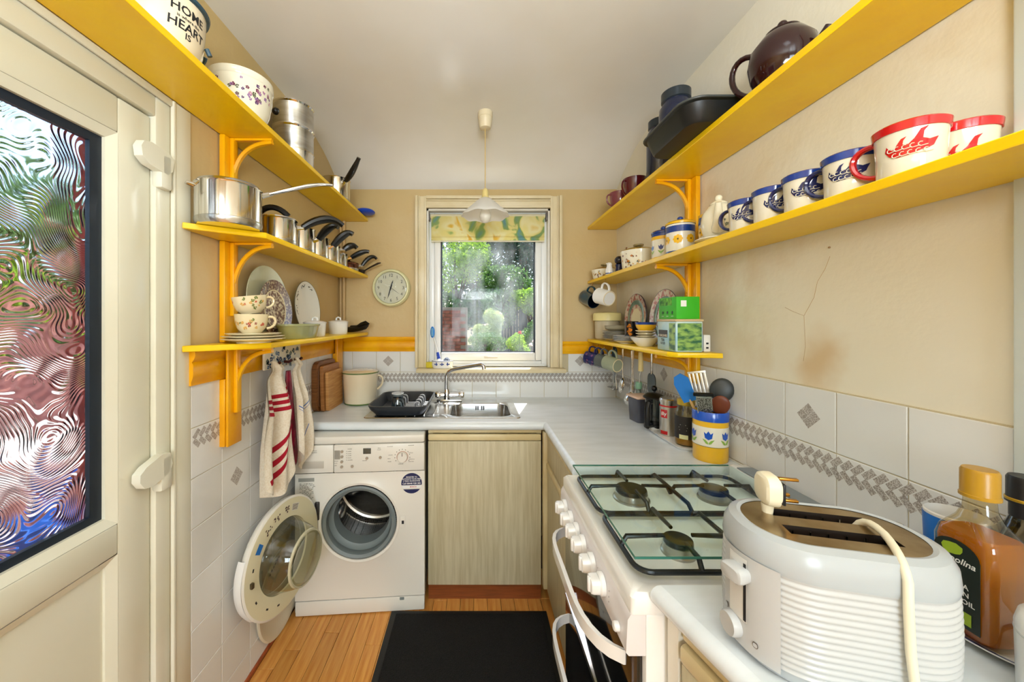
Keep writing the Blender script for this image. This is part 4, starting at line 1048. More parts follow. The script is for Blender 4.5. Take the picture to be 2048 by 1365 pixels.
teacup('cream floral teacup standing on the plate stack under another cup', T(-.73, 1.19, ZL + .0315), .049, .062, CRM, FC, 3, math.radians(25), 'floral teacups on the left shelf')
teacup('cream floral teacup tilted on top of the other teacup', T(-.73, 1.19, ZL + .096) @ RY(-.1) @ RX(.08), .05, .056, CRM, FC, 4, math.radians(40), 'floral teacups on the left shelf')
def standing(yc, r, xb, lean=.1, z=ZL, s=1, foot=.0):
    """matrix of a plate standing on its rim, face to the aisle, leaning on the side wall"""
    return T(xb, yc, z) @ RY(-lean * s) @ axes((0, 0, r), (0, -s, 0), (0, 0, 1), (s, 0, 0)) if s > 0 else T(xb, yc, z) @ RY(lean) @ axes((0, 0, r), (0, 1, 0), (0, 0, 1), (-1, 0, 0))
SAGE = mat('sage_ceramic', (206, 206, 172), .15, coat=.5)
plate('large pale sage platter leaning on the wall behind the brown plate', standing(1.45, .145, -.824, .08), .145, SAGE, .016, name='platter', foot=.5, group='platters leaning on the left wall')
BRN = mat('brown_transfer_print', (226, 208, 176), .2, coat=.5, noise=(95, 5), col2=(104, 60, 46), ramp=(.46, .6))
BRN2 = mat('brown_transfer_border', (206, 184, 150), .2, coat=.5, noise=(120, 3), col2=(100, 54, 44), ramp=(.5, .62))
t = plate('brown transferware plate with a printed scene, leaning in front of the sage platter', standing(1.468, .118, -.803, .085), .118, BRN2, .014, name='transfer_plate', foot=.5)
obj('printed_scene', MB().lathe([(0, .0068), (.072, .0075), (.074, .0082), (.0, .0078)], 40), BRN, t)
obj('cream_ring', MB().lathe([(.074, .0078), (.0745, .0095), (.079, .0098), (.079, .0085)], 40), CRM, t)
t = plate('white oval platter with a dark rim and script lettering, leaning by the corner', standing(1.785, .132, -.824, .08), .132, WCER, .016, name='platter', foot=.55, rimmat=mat('grey_green_rim', (86, 90, 70), .3), group='platters leaning on the left wall')
q = MB(); rng = random.Random(8)
for a0 in (2.2, 1.5, .75, .1):
    for i in range(9):
        a = a0 - i * .045; R_ = .113 + .005 * math.sin(i * 2.1 + a0)
        q.tube([(R_ * math.cos(a), R_ * math.sin(a), .0146), ((R_ + .006 * (1 if i % 2 else -1)) * math.cos(a - .045), (R_ + .006 * (1 if i % 2 else -1)) * math.sin(a - .045), .0146)], .0011, 4)
stuff(obj('script_print', q, INK, t))
t = thing('oval_dish', 'oval sage green baking dish on the lowest left shelf', 'dish', (-.732, 1.515, ZL))
GRN = mat('sage_green_glaze', (170, 174, 124), .15, coat=.5)
fl = lambda z, a, b, w=.0: [((a + w * math.cos(20 * t_)) * math.cos(t_), (b + w * math.cos(20 * t_)) * math.sin(t_), z) for t_ in [2 * PI * i / 80 for i in range(80)]]
q = MB().loft([fl(0, .05, .105), fl(.006, .054, .112), fl(.046, .062, .126, .0008), fl(.052, .068, .133), fl(.058, .068, .133), fl(.058, .06, .124), fl(.012, .05, .105)], cap0=True, cap1=True)
obj('dish_body', q, GRN, t)
def ramekin(label, loc, r, h):
    t = thing('lidded_pot', label, 'pot', loc, group='small white lidded pots')
    obj('pot_body', MB().lathe([(0, 0), (r * .86, 0), (r * .9, .004), (r * .97, h), (r * .93, h), (r * .84, .01), (0, .008)], 36), WCER, t)
    l = obj('lid', MB().lathe([(r * 1.02, h + .0005), (r * 1.04, h + .004), (r * .8, h + .01), (0, h + .014)], 36), WCER, t)
    obj('lid_loop', MB().tube([(-.012, 0, h + .01), (-.01, 0, h + .024), (0, 0, h + .028), (.01, 0, h + .024), (.012, 0, h + .01)], .0045, 8), WCER, l)
ramekin('white lidded pot beside the oval green dish', (-.748, 1.7, ZL), .05, .06)
ramekin('white lidded pot standing farther along by the corner', (-.748, 1.99, ZL), .052, .062)
t = thing('garlic_press', 'black garlic press lying at the far end of the lowest left shelf', 'kitchen tool', (-.71, 2.14, ZL))
obj('lower_arm', MB().tube([(-.06, .03, .018), (-.01, .01, .02), (.035, -.01, .024), (.07, -.02, .034), (.088, -.025, .046)], [.016, .017, .014, .013, .006], 8), BLKPL, t)
obj('upper_arm', MB().tube([(-.03, .03, .036), (.02, .0, .034), (.045, -.008, .05), (.07, -.015, .06), (.092, -.022, .052)], [.008, .013, .013, .012, .005], 8), BLKPL, t)

# ---------------------------------------------------------------- hook plaque with tea towels
t = thing('hook_plaque', 'cream wall plaque painted with blue flowers, with pegs for towels', 'hook rail', (-.822, 1.55, 1.2))
obj('plaque', MB().box(0, .01, -.145, .145, -.055, .046, .004), mat('plaque_cream', (232, 226, 206), .3), t)
rng = random.Random(6); fnp = flat((.0106, 0, -.005), (0, 1, 0), (0, 0, 1))
floral(t, fnp, [(rng.uniform(-.13, .13), rng.gauss(0, .022), rng.randrange(4)) for _ in range(46)], rng, [(70, 106, 150), (46, 70, 110), (96, 120, 110), (126, 150, 176)], .007)
for y in (-.09, 0, .09): obj('peg', MB().tube([(.008, y, -.035), (.03, y, -.037), (.042, y, -.028)], .006, 8), mat('peg_dark', (70, 30, 26), .35), t)
def towel(label, peg, wtop, wbot, zlen, seed, cloth, stripes, depth=.05, lean=.0, asym=0., tipz=.05):
    """cloth hung from a peg: gathered at the top, folds widening downward; y runs along the wall"""
    t = thing('tea_towel', label, 'tea towel', peg, group='tea towels on the pegs')
    rng = random.Random(seed); ph = [rng.uniform(0, 6.28) for _ in range(4)]
    def fn(u, v, off=0.):
        e = (u - .5) * 2
        w = wtop + (wbot - wtop) * min(1, v * 1.5) ** .65
        L = zlen * (1 - tipz * 4 * abs(e) ** 1.6 * (.6 + .4 * (e > 0)))
        amp = depth * min(1, v * 2.2 + .12)
        fold = .5 + .5 * math.sin(9 * u + ph[0]) * .7 + .18 * math.sin(17 * u + ph[1] + 2 * v)
        x = .004 + amp * fold + .012 * math.sin(5 * v + ph[2]) * v + .02 * math.exp(-((v - .04) / .05) ** 2) + lean * v + off
        y = e * w / 2 + asym * v + .008 * math.sin(6 * v + ph[3] + 3 * u)
        z = -L * v + .014 * math.exp(-(e / .4) ** 2) * (1 - v)
        return (x, y, z)
    q = MB().grid(lambda u, v: fn(u, v), 44, 40); q.grid(lambda u, v: fn(u, v, -.003), 44, 40)
    c = obj('cloth', q, cloth, t, ang=70)
    for material, bands in stripes:
        q = MB()
        for (u0, v0, u1, v1, w) in bands:      # stripe woven along a line in cloth space
            def sf(a, b):
                u = u0 + (u1 - u0) * a; v = v0 + (v1 - v0) * a; dx_, dy_ = (v1 - v0), -(u1 - u0); n = math.hypot(dx_, dy_)
                p = fn(min(1, max(0, u + dx_ / n * w * (b - .5))), min(1, max(0, v + dy_ / n * w * (b - .5))), .0012)
                return p
            q.grid(sf, 44, 3)
        obj('stripe', q, material, c, ang=70)
    return t
CLO = mat('natural_linen', (236, 226, 208), .9, noise=(160, 2), col2=(226, 212, 188), bump=(350, .3))
CLR = mat('red_stripe', (164, 16, 38), .9, bump=(350, .3)); CLB = mat('blue_stripe', (86, 118, 176), .9)
tr_ = [(CLR, [(.02, .30, .98, .25, .03), (.02, .35, .98, .30, .03), (.02, .4, .98, .35, .03), (.16, .96, .9, .5, .036), (.24, .99, .96, .555, .036), (.06, .93, .82, .445, .036)])]
towel('cream tea towel with bold red stripes hanging nearest the door', (-.808, 1.437, 1.165), .06, .235, .485, 3, CLO, tr_, .085, .012, -.06, .06)
towel('plain cream tea towel with thin blue lines, hanging nearest the chopping boards', (-.798, 1.592, 1.165), .045, .105, .47, 14, CLO, [(CLB, [(.02, .5, .98, .47, .012), (.3, .99, .75, .68, .012), (.02, .53, .98, .5, .006)])], .05, .02, -.012, .09)
t = thing('oven_glove', 'crimson quilted oven glove hanging between the two tea towels', 'oven glove', (-.8, 1.515, 1.13))
CRI = mat('crimson_satin', (150, 12, 52), .35, noise=(26, 3), col2=(92, 6, 30), bump=(24, .5))
q = MB(); secs = [(0, .014, .008), (.04, .02, .01), (.14, .026, .015), (.25, .034, .022), (.35, .046, .026), (.4, .042, .02), (.425, .02, .01)]
q.loft([[(.02 + b * math.cos(a), .006 + z_ * .04 + w * math.sin(a), -z_) for a in [2 * PI * i / 16 for i in range(16)]] for z_, w, b in secs], cap0=True, cap1=True)
g = obj('glove_body', q, CRI, t)
obj('hanging_loop', MB().tube([(.02, -.012, -.36), (.03, -.03, -.4), (.03, -.028, -.43), (.024, -.008, -.435), (.02, .005, -.41)], .006, 8), CRI, g)
# ---------------------------------------------------------------- right, top shelf
ZR1, ZR2, ZR3 = 1.9252, 1.5852, 1.2252
BRT = mat('brown_treacle_glaze', (40, 10, 12), .1, coat=.35, spec=.35)
def teapot(label, loc, rz, r, h, material, lidmat=None, sp=1., name='teapot'):
    t = thing(name, label, 'teapot', loc, rz)
    P = [(0, 0), (r * .62, 0), (r * .66, .004), (r * .9, h * .25), (r, h * .5), (r * .92, h * .75), (r * .62, h * .95), (r * .5, h)]
    obj('pot_body', MB().lathe(P, 40), material, t)
    l = obj('lid', MB().lathe([(r * .52, h), (r * .5, h + .004), (r * .3, h + .012), (r * .1, h + .015), (0, h + .015)], 32), lidmat or material, t)
    obj('lid_knob', MB().sphere((0, 0, h + .022), .011, 14), lidmat or material, l)
    obj('handle', MB().tube(bez((-r * .75, 0, h * .84), (-r * 2.0, 0, h * 1.42), (-r * 2.15, 0, h * .32), (-r * .82, 0, h * .16), 14), .0075, 10), material, t)
    obj('spout', MB().tube([(r * .75, 0, h * .28), (r * 1.15, 0, h * .42), (r * (1 + .4 * sp), 0, h * (.42 + .3 * sp)), (r * (1 + .62 * sp), 0, h * (.42 + .48 * sp))], [.02, .015, .0105, .008], 12), material, t)
    return t
teapot('glossy dark brown teapot on the top right shelf', (.782, .93, ZR1), math.radians(-70), .073, .145, BRT, sp=.5)
t = thing('roasting_tin', 'black non-stick roasting tin overhanging the edge of the top right shelf', 'roasting tin', (.735, 1.2, ZR1))
q = MB(); n = 6
q.loft([rr3(0, 0, .0, .2, .25, .04, n), rr3(0, 0, .006, .212, .262, .045, n), rr3(0, 0, .052, .245, .292, .055, n), rr3(0, 0, .056, .262, .31, .06, n), rr3(0, 0, .058, .262, .31, .06, n), rr3(0, 0, .056, .24, .286, .053, n), rr3(0, 0, .008, .206, .256, .042, n)], cap0=True, cap1=True)
obj('tin_body', q, mat('black_nonstick', (20, 22, 22), .4), t)
obj('rolled_rim', MB().tube([(x, y, .058) for x, y in rrect(.262, .31, .06, n)], .0035, 8, closed=True), mat('grey_nonstick', (64, 68, 66), .4), t)
DNB = mat('dark_navy_glaze', (22, 32, 60), .18, coat=.5)
for x, y, r, h, lab in ((.8, 1.457, .062, .325, 'tall dark blue stoneware jar behind the roasting tin'), (.815, 1.62, .052, .3, 'slimmer dark blue stoneware jar half hidden by the taller one')):
    t = thing('stoneware_jar', lab, 'jar', (x, y, ZR1), group='dark blue jars on the top right shelf')
    obj('jar_body', MB().lathe([(0, 0), (r * .9, 0), (r, .01), (r, h * .72), (r * .97, h * .8), (r * .8, h * .85), (r * .78, h * .88)], 36), DNB, t)
    obj('jar_lid', MB().lathe([(r * .78, h * .88), (r * .86, h * .89), (r * .86, h * .99), (r * .8, h), (0, h)], 36), mat('dark_slate_lid', (44, 52, 58), .3), t)
BUR = mat('burgundy_glaze', (92, 18, 26), .12, coat=.7); PNK = mat('mauve_glaze', (128, 62, 70), .15, coat=.6)
teacup('burgundy cup standing behind the mauve cup on the top right shelf', T(.785, 1.8, ZR1), .056, .11, BUR, ha=math.radians(200), group='burgundy cups')
teacup('mauve cup with a looped handle at the far end of the top right shelf', T(.77, 1.945, ZR1), .055, .092, PNK, ha=math.radians(190), group='burgundy cups')

# ---------------------------------------------------------------- right, middle shelf: mugs
ENW = mat('ivory_enamel', (224, 216, 194), .12, coat=.6)
def mug(label, m, r, h, body, rimm=None, hmat=None, ha=0., flare=1.04, group=None, motif=None, inside=None, base=None):
    t = thing('mug', label, 'mug', m=m, group=group)
    P = [(0, 0), (r * .93, 0), (r * .96, .003), (r * .98, h * .4), (r * flare, h - .003)]
    obj('mug_body', MB().lathe(P + [(r * flare + .001, h), (r * flare - .002, h)], 40), body, t)
    obj('mug_inside', MB().lathe([(r * flare - .002, h - .0003), (r * .94, h * .4), (r * .9, .006), (0, .005)], 40), inside or body, t)
    if rimm: obj('rim_band', MB().lathe([(r * flare * .998, h - .013), (r * flare + .0016, h - .0125), (r * flare + .003, h), (r * flare, h + .0025), (r * flare - .003, h)], 40), rimm, t)
    if base: obj('foot_ring', MB().lathe([(r * .94, .002), (r * .9, -.0012), (r * .82, -.0012), (r * .8, .0005)], 32), base, t)
    c, s = math.cos(ha), math.sin(ha)
    pts = bez((c * r * .98, s * r * .98, h * .86), (c * (r + .045), s * (r + .045), h * .95), (c * (r + .04), s * (r + .04), h * .2), (c * r * .97, s * r * .97, h * .16), 14)
    obj('handle', MB().tube(pts, .0048, 8, flat=1.5), hmat or body, t)
    if motif:
        fn = wrap(P, *motif[1:3], .0008); mm, wm_ = motif[0]
        q = MB(); W_, H_ = .062, .03
        body_ = [(-.5, .1), (-.47, .42), (-.4, .2), (-.33, .12), (-.27, .3), (-.18, .62), (-.08, .7), (-.14, .5), (-.15, .3), (-.05, .26), (.05, .5), (.16, .95), (.3, 1.05), (.22, .8), (.2, .45), (.32, .34), (.5, .45), (.44, .2), (.4, .0), (.3, -.12), (.2, -.15), (-.05, -.34), (-.25, -.36), (-.4, -.2)]
        # strips keep the decal on the curved wall
        bm = bmesh.new(); vs = [bm.verts.new((x * W_, y * H_, 0)) for x, y in body_]; bm.faces.new(vs)
        bmesh.ops.triangulate(bm, faces=bm.faces[:]); bmesh.ops.subdivide_edges(bm, edges=bm.edges[:], cuts=2, use_grid_fill=True)
        bm.verts.index_update(); q.add([fn(v.co.x, v.co.y) for v in bm.verts], [[v.index for v in f.verts] for f in bm.faces]); bm.free()
        d = obj('motif', q, mm, t)
        q = MB(); fn2 = wrap(P, *motif[1:3], .0016)
        for row, (y0, x0, n_) in enumerate(((.004, -.024, 5), (-.006, -.018, 5))):
            for i in range(n_):
                x = x0 + i * .0085
                pts = [fn2(x + .0032 * math.cos(a), y0 + .0036 * math.sin(a)) for a in [1.0 + k * .85 for k in range(6)]] + [fn2(x + .0075, y0 - .002)]
                q.tube(pts, .0007, 4)
        stuff(obj('script_print', q, wm_, d))
    return t
G = 'enamel mugs on the right shelf'; HA = math.radians(112)
MW = math.radians(222)
for i, (x, y, labs) in enumerate(((.744, .723, 'blue rimmed ivory mug next to the front red mug'), (.744, .8195, 'blue rimmed ivory mug second from the red mugs'), (.744, .912, 'blue rimmed ivory mug third from the red mugs'), (.744, 1.001, 'blue rimmed ivory mug beside the white teapot'))):
    mug(labs, T(x, y, ZR2), .041, .078, ENW, BLUE, NAVY, HA, group=G, motif=((NAVY, ENW), math.radians(218 + (0, 14, 30, 4)[i]), .036))
mug('red rimmed ivory mug with a red handle at the front of the shelf', T(.744, .625, ZR2), .0415, .083, ENW, RED, RED, HA, group=G, motif=((RED, ENW), math.radians(222), .037))
mug('red rimmed ivory mug standing behind the front red mug against the wall', T(.833, .628, ZR2), .0405, .083, ENW, RED, RED, math.radians(60), group=G, motif=((RED, ENW), math.radians(224), .026))
# teapot, jars, casseroles
PORC = mat('old_porcelain', (238, 230, 204), .12, coat=.6)
plate('white saucer under the floral teapot on the right shelf', T(.772, 1.168, ZR2), .062, WCER, .012, name='saucer')
t = teapot('white floral teapot standing on a saucer behind the blue mugs', (.778, 1.168, ZR2 + .0085), math.radians(236), .05, .115, PORC)
rng = random.Random(21); Pt = [(.0, 0), (.031, 0), (.045, .029), (.05, .0575), (.046, .086), (.031, .11)]
floral(t, wrap(Pt, math.radians(75), .05), spray(rng, 26, .07, .045, 4), rng, [(96, 120, 110), (60, 96, 96), (130, 140, 120), (170, 120, 110)], .0034)
YC = mat('yellow_pottery', (240, 186, 34), .2, coat=.4); WP = mat('white_pottery', (236, 230, 212), .2, coat=.4); BP = mat('blue_pottery', (24, 62, 140), .2, coat=.4)
def jar(label, loc, r, h, bands, lid=None, knob=BP, tilt=None, flower=None, group='blue and yellow pottery jars'):
    t = thing('pottery_jar', label, 'jar', loc, group=group)
    obj('jar_body', MB().lathe([(0, 0), (r * .97, 0), (r, .004), (r, h), (r * .93, h), (r * .93, .01), (0, .008)], 36), WP, t)
    for m_, a, b in bands: obj('band', MB().lathe([(r, h * a), (r + .0008, h * a), (r + .0008, h * b), (r, h * b)], 36), m_, t)
    if lid:
        l = obj('lid', MB().lathe([(r * 1.04, h + .001), (r * 1.05, h + .007), (r * .9, h + .013), (r * .4, h + .018), (0, h + .019)], 36), lid, t)
        obj('lid_knob', MB().sphere((0, 0, h + .026), .011, 14, (1, 1, .8)), knob, l)
    fn = wrap([(r, 0), (r, h)], 0, 0, .0012)
    if flower:
        q1, q2, q3 = MB(), MB(), MB()
        for a in (180, 232, 284, 128):
            f0 = lambda x, y, a=a: wrap([(r, 0), (r, h)], math.radians(a), h * .5, .0012)(x, y)
            if flower == 'daisy':
                for i in range(8): put_poly(q1, blob(.011 * math.cos(i * PI / 4), .011 * math.sin(i * PI / 4), .006, 7, .1, random), f0)
                put_poly(q1, blob(0, 0, .009, 10, 0), f0); put_poly(q2, blob(0, 0, .0032, 8, 0), lambda x, y: tuple(Vector(f0(x, y)) * 1.0 + Vector((0, 0, 0))) if False else wrap([(r, 0), (r, h)], math.radians(a), h * .5, .0018)(x, y))
            else:
                k = flower[1]
                put_poly(q1, [(0, -.011 * k), (.008 * k, -.006 * k), (.0105 * k, .009 * k), (.005 * k, .003 * k), (0, .012 * k), (-.005 * k, .003 * k), (-.0105 * k, .009 * k), (-.008 * k, -.006 * k)], f0)
                for s_ in (1, -1): put_poly(q3, [(s_ * .001, -.026 * k), (s_ * .006 * k, -.022 * k), (s_ * .013 * k, -.012 * k), (s_ * .006 * k, -.014 * k), (s_ * .001, -.02 * k)], f0)
                put_poly(q3, [(-.0008, -.03 * k), (.0008, -.03 * k), (.0008, -.011 * k), (-.0008, -.011 * k)], f0)
        for nm, q, m_ in (('flower', q1, YC if flower == 'daisy' else BP), ('flower_centre', q2, mat('flower_dark', (70, 60, 20), .4)), ('leaf', q3, mat('leaf_print', (140, 180, 70), .4))):
            if q.f: stuff(obj(nm, q, m_, t))
    return t
jar('squat lidded jar with yellow lid, blue bands and yellow daisies', (.785, 1.4, ZR2), .0495, .118, ((BP, 0, .14), (BP, .74, .94)), lid=YC, flower='daisy')
jar('narrow tulip jar with a blue lid, behind the daisy jar', (.795, 1.545, ZR2), .045, .118, ((YC, 0, .16), (YC, .78, .9), (BP, .9, 1.0)), lid=BP, flower=('tulip', 1.0))
jar('daisy jar half hidden behind the white teapot', (.832, 1.283, ZR2), .041, .125, ((BP, 0, .14), (BP, .72, .92), (YC, .92, 1.0)), flower='daisy')
def casserole(label, loc, rx, ry, h, rz=0, knob=True, seed=1, spots=22, size=.004):
    t = thing('casserole_dish', label, 'casserole', loc, rz, group='flower printed casseroles on the right shelf')
    el = lambda z, k: [((rx * k) * math.cos(a), (ry * k) * math.sin(a), z) for a in [2 * PI * i / 48 for i in range(48)]]
    obj('dish', MB().loft([el(0, .84), el(.005, .9), el(h * .8, .98), el(h, 1.03), el(h + .003, 1.03), el(h + .003, .97), el(.012, .85)], cap0=True, cap1=True), CERAM, t)
    l = obj('glass_lid', MB().loft([el(h + .004, 1.0), el(h + .01, .9), el(h + .018, .6), el(h + .021, .2)], cap1=True), thin_glass('amber_lid_glass', (236, 222, 176), 1.4, .02), t)
    if knob: obj('lid_knob', MB().lathe([(0, h + .02), (.012, h + .02), (.012, h + .026), (.024, h + .03), (.024, h + .037), (.0, h + .04)], 20), mat('amber_glass_knob', (190, 172, 120), .1, trans=.6), l)
    rng = random.Random(seed)
    floral(t, wrap([(rx * .9, 0), (rx * .98, h * .8)], math.radians(222), h * .5, .001, 1, ry / rx), [(x, y * .8, k) for x, y, k in spray(rng, spots, .07, h * .9, 5)], rng, [(190, 110, 40), (110, 50, 40), (60, 70, 50), (210, 160, 60), (130, 90, 60)], size)
casserole('larger cream casserole with autumn flower print and glass lid', (.79, 1.77, ZR2), .08, .085, .085, seed=2, spots=30)
casserole('shallow cream dish with autumn flower print at the far end of the mug shelf', (.77, 2.17, ZR2), .075, .08, .05, seed=3, spots=26, size=.0034)
t = thing('bird_jug', 'tiny white bird-shaped jug on the edge of the right shelf', 'jug', (.728, 1.985, ZR2))
obj('jug_body', MB().lathe([(0, 0), (.016, 0), (.019, .006), (.021, .022), (.016, .04), (.013, .05), (.015, .06), (.009, .068), (0, .07)], 24), WCER, t)
obj('beak', MB().tube([(-.008, -.008, .058), (-.024, -.016, .062)], [.006, .001], 8), WCER, t)
obj('blue_band', MB().lathe([(.0192, .007), (.0205, .008), (.0208, .012), (.0198, .012)], 24), BP, t)
t = thing('navy_pepper_mill', 'small navy round-topped mill beside the bird jug', 'mill', (.775, 1.97, ZR2))
obj('mill_body', MB().lathe([(0, 0), (.02, 0), (.022, .01), (.017, .04), (.02, .056), (0, .06)], 24), NAVY, t)
obj('mill_cap', MB().sphere((0, 0, .078), .024, 18), mat('navy_gloss', (18, 22, 48), .15, coat=.5), t)

# mugs hung on cup hooks
def hung(label, hook, d, r, h, body, inside, base=None, group='mugs hanging from hooks', deco=None, roll=0.):
    """mug hung by its handle: hook point in world, d = direction from base to opening"""
    hk = tag(obj('cup_hook', MB().tube([(0, 0, 0), (0, 0, -.008)] + [(0, .008 * math.sin(a), -.016 + .008 * math.cos(a)) for a in [i * .5 for i in range(9)]], .0016, 6), BRASS, loc=hook), 'brass cup hook holding the ' + label.split(' hanging')[0], 'hook', 'brass cup hooks')
    z = Vector(d).normalized(); x = (Vector((0, 0, 1)) - z * z.z).normalized(); y = z.cross(x)
    # handle inner top sits on the hook
    hp = Vector(hook) + Vector((0, 0, -.0235))
    o = hp - x * (r + .033) - z * (h * .58)
    m = Matrix(((x.x, y.x, z.x, o.x), (x.y, y.y, z.y, o.y), (x.z, y.z, z.z, o.z), (0, 0, 0, 1)))
    t = mug(label, m, r, h, body, None, body, 0., 1.0, group, None, inside, base)
    if deco: stuff(obj('floral_print', deco(r, h), mat('mauve_print', (120, 70, 120), .3), t))
    return t
TEAL = mat('teal_glaze', (22, 66, 86), .12, coat=.6); TEALD = mat('deep_teal_inside', (10, 26, 48), .2, coat=.4); BIS = mat('biscuit_foot', (226, 208, 164), .5)
hung('dark teal mug hanging mouth outward under the mug shelf', (.706, 2.2, 1.5666), (.3, -.85, -.3), .045, .1, TEAL, TEALD)
hung('white mug hanging base outward under the mug shelf', (.71, 1.99, 1.5666), (-.35, .9, .25), .044, .085, WCER, WCER, BIS)
def deco(r, h):
    q = MB(); rng = random.Random(3)
    for i in range(14): put_poly(q, blob(0, 0, .007, 7, .3, rng), wrap([(r, 0), (r, h)], rng.uniform(0, 6.28), rng.uniform(.2, .8) * h, .001))
    return q
CBL = mat('cobalt_glaze', (20, 30, 92), .1, coat=.7)
hung('dark cobalt mug hanging farthest under the lowest right shelf', (.705, 2.19, 1.2066), (-.55, .75, .1), .039, .082, CBL, CBL, BIS, deco=deco)
hung('cobalt mug with mauve flowers hanging second under the lowest right shelf', (.705, 2.09, 1.2066), (-.5, .8, .1), .039, .082, CBL, CBL, BIS, deco=deco)
hung('grey mug hanging third under the lowest right shelf, its pale base showing', (.706, 1.995, 1.2066), (-.42, .88, .15), .037, .08, mat('grey_glaze', (84, 90, 88), .2, coat=.4), WCER, BIS)
hung('pale green mug hanging nearest under the lowest right shelf, cream base showing', (.715, 1.9, 1.2066), (-.4, .9, .15), .0375, .078, mat('sage_glaze', (150, 156, 130), .2, coat=.4), WCER, BIS)

# ---------------------------------------------------------------- right, lower shelf
t = thing('cream_canister', 'ridged clear canister with a wide cream lid at the far end of the low shelf', 'canister', (.785, 2.178, ZR3))
obj('canister_body', MB().lathe([(0, 0), (.06, 0), (.068, .008), (.07, .105), (.066, .112)], 36), mat('milky_plastic', (222, 208, 176), .25, trans=.25), t)
obj('lid', MB().lathe([(.07, .112), (.08, .113), (.0805, .15), (.076, .158), (.04, .163), (0, .164)], 36), mat('cream_plastic', (236, 220, 152), .35), t)
PLT = mat('pale_stoneware', (232, 224, 200), .2, coat=.4); RIMB = mat('dark_rim', (60, 60, 70), .3)
for i in range(6):
    plate(('pale dinner plate at the bottom of the stack by the canister', 'pale dinner plate second in the stack by the canister', 'pale dinner plate third in the stack by the canister', 'pale dinner plate fourth in the stack by the canister', 'pale dinner plate fifth in the stack by the canister', 'pale dinner plate topping the stack by the canister')[i],
          T(.782, 2.0, ZR3 + i * .0075), .082, PLT, .016, group='dinner plates stacked on the low shelf', rimmat=RIMB)
t = thing('grey_bowl', 'shallow grey stoneware bowl on top of the dinner plates', 'bowl', (.785, 2.0, ZR3 + .0555))
obj('bowl', MB().lathe([(0, 0), (.05, 0), (.072, .014), (.074, .03), (.071, .03), (.066, .016), (0, .006)], 36), mat('grey_stoneware', (150, 142, 118), .3), t)
for i in range(4):
    plate(('white saucer at the bottom of the stack under the black mug', 'white saucer second in the stack under the black mug', 'white saucer third in the stack under the black mug', 'white saucer on top of the stack, under the black mug')[i],
          T(.755, 1.822, ZR3 + i * .0075), .066, WCER, .015, name='saucer', group='saucers stacked on the low shelf', rimmat=RIMB)
t = mug('black mug with a gold figure standing on the saucer stack', T(.768, 1.8, ZR3 + .03), .031, .08, mat('black_glaze', (18, 20, 24), .12, coat=.6), ha=math.radians(75), group=None)
q = MB(); rng = random.Random(5)
for i in range(12): put_poly(q, blob(rng.gauss(0, .004), rng.uniform(-.026, .026), .0065, 8, .3, rng), wrap([(.0304, .03), (.0315, .08)], math.radians(236), .042, .0012))
obj('gold_figure', q, mat('gold_lustre', (196, 120, 40), .25, metal=.7), t)
t = thing('white_bowl', 'white bowl at the front of the low shelf under the small dishes', 'bowl', (.752, 1.62, ZR3))
obj('bowl', MB().lathe([(0, 0), (.03, 0), (.034, .004), (.05, .022), (.062, .038), (.06, .039), (.047, .024), (.028, .008), (0, .007)], 36), WCER, t)
for i in range(5):
    t = plate(('small cream dish lowest in the white bowl', 'small cream dish second in the white bowl', 'small cream dish third in the white bowl', 'small cream dish fourth in the white bowl', 'small cream dish highest, under the blue rimmed bowl')[i],
              T(.757, 1.622, ZR3 + .0075 + i * .0122), .044 - .002 * (4 - i), CRM, .0115, name='small_dish', cat='dish', group='small dishes stacked in the white bowl')
t = thing('blue_rimmed_bowl', 'yellow bowl with blue rim topping the small dishes', 'bowl', (.757, 1.622, ZR3 + .0695))
obj('bowl', MB().lathe([(0, 0), (.03, 0), (.04, .014), (.043, .026)], 36), YC, t); obj('rim_band', MB().lathe([(.043, .026), (.0455, .036), (.043, .037), (.039, .024), (.02, .008), (0, .007)], 36), BP, t)
# plates standing against the wall
PA = mat('patterned_plate', (206, 190, 170), .2, coat=.4, noise=(60, 3), col2=(170, 96, 88), ramp=(.42, .55)); PB = mat('teal_band', (120, 146, 130), .2, coat=.4, noise=(50, 2), col2=(90, 120, 110)); PC = mat('cream_well', (226, 214, 176), .2, coat=.4)
for k, (yc, name, r) in enumerate(((1.915, 'behind the black mug', .125), (1.63, 'behind the green box', .125))):
    for i in range(3):
        m = T(.848 - i * .013, yc - i * .022, ZR3) @ RY(.055) @ axes((0, 0, r), (0, 1, 0), (0, 0, 1), (-1, 0, 0))
        t = plate(('rear', 'middle', 'front')[i] + ' patterned plate of the three standing ' + name, m, r, PA, .012, name='patterned_plate', group='patterned plates standing on the low shelf', foot=.5, rimmat=RIMB)
        if i == 2:
            obj('teal_band', MB().lathe([(r * .56, .0085), (r * .6, .0092), (r * .74, .0105), (r * .76, .0092)], 40), PB, t)
            obj('cream_well', MB().lathe([(0, .0066), (r * .4, .0074), (r * .41, .0062)], 40), PC, t)
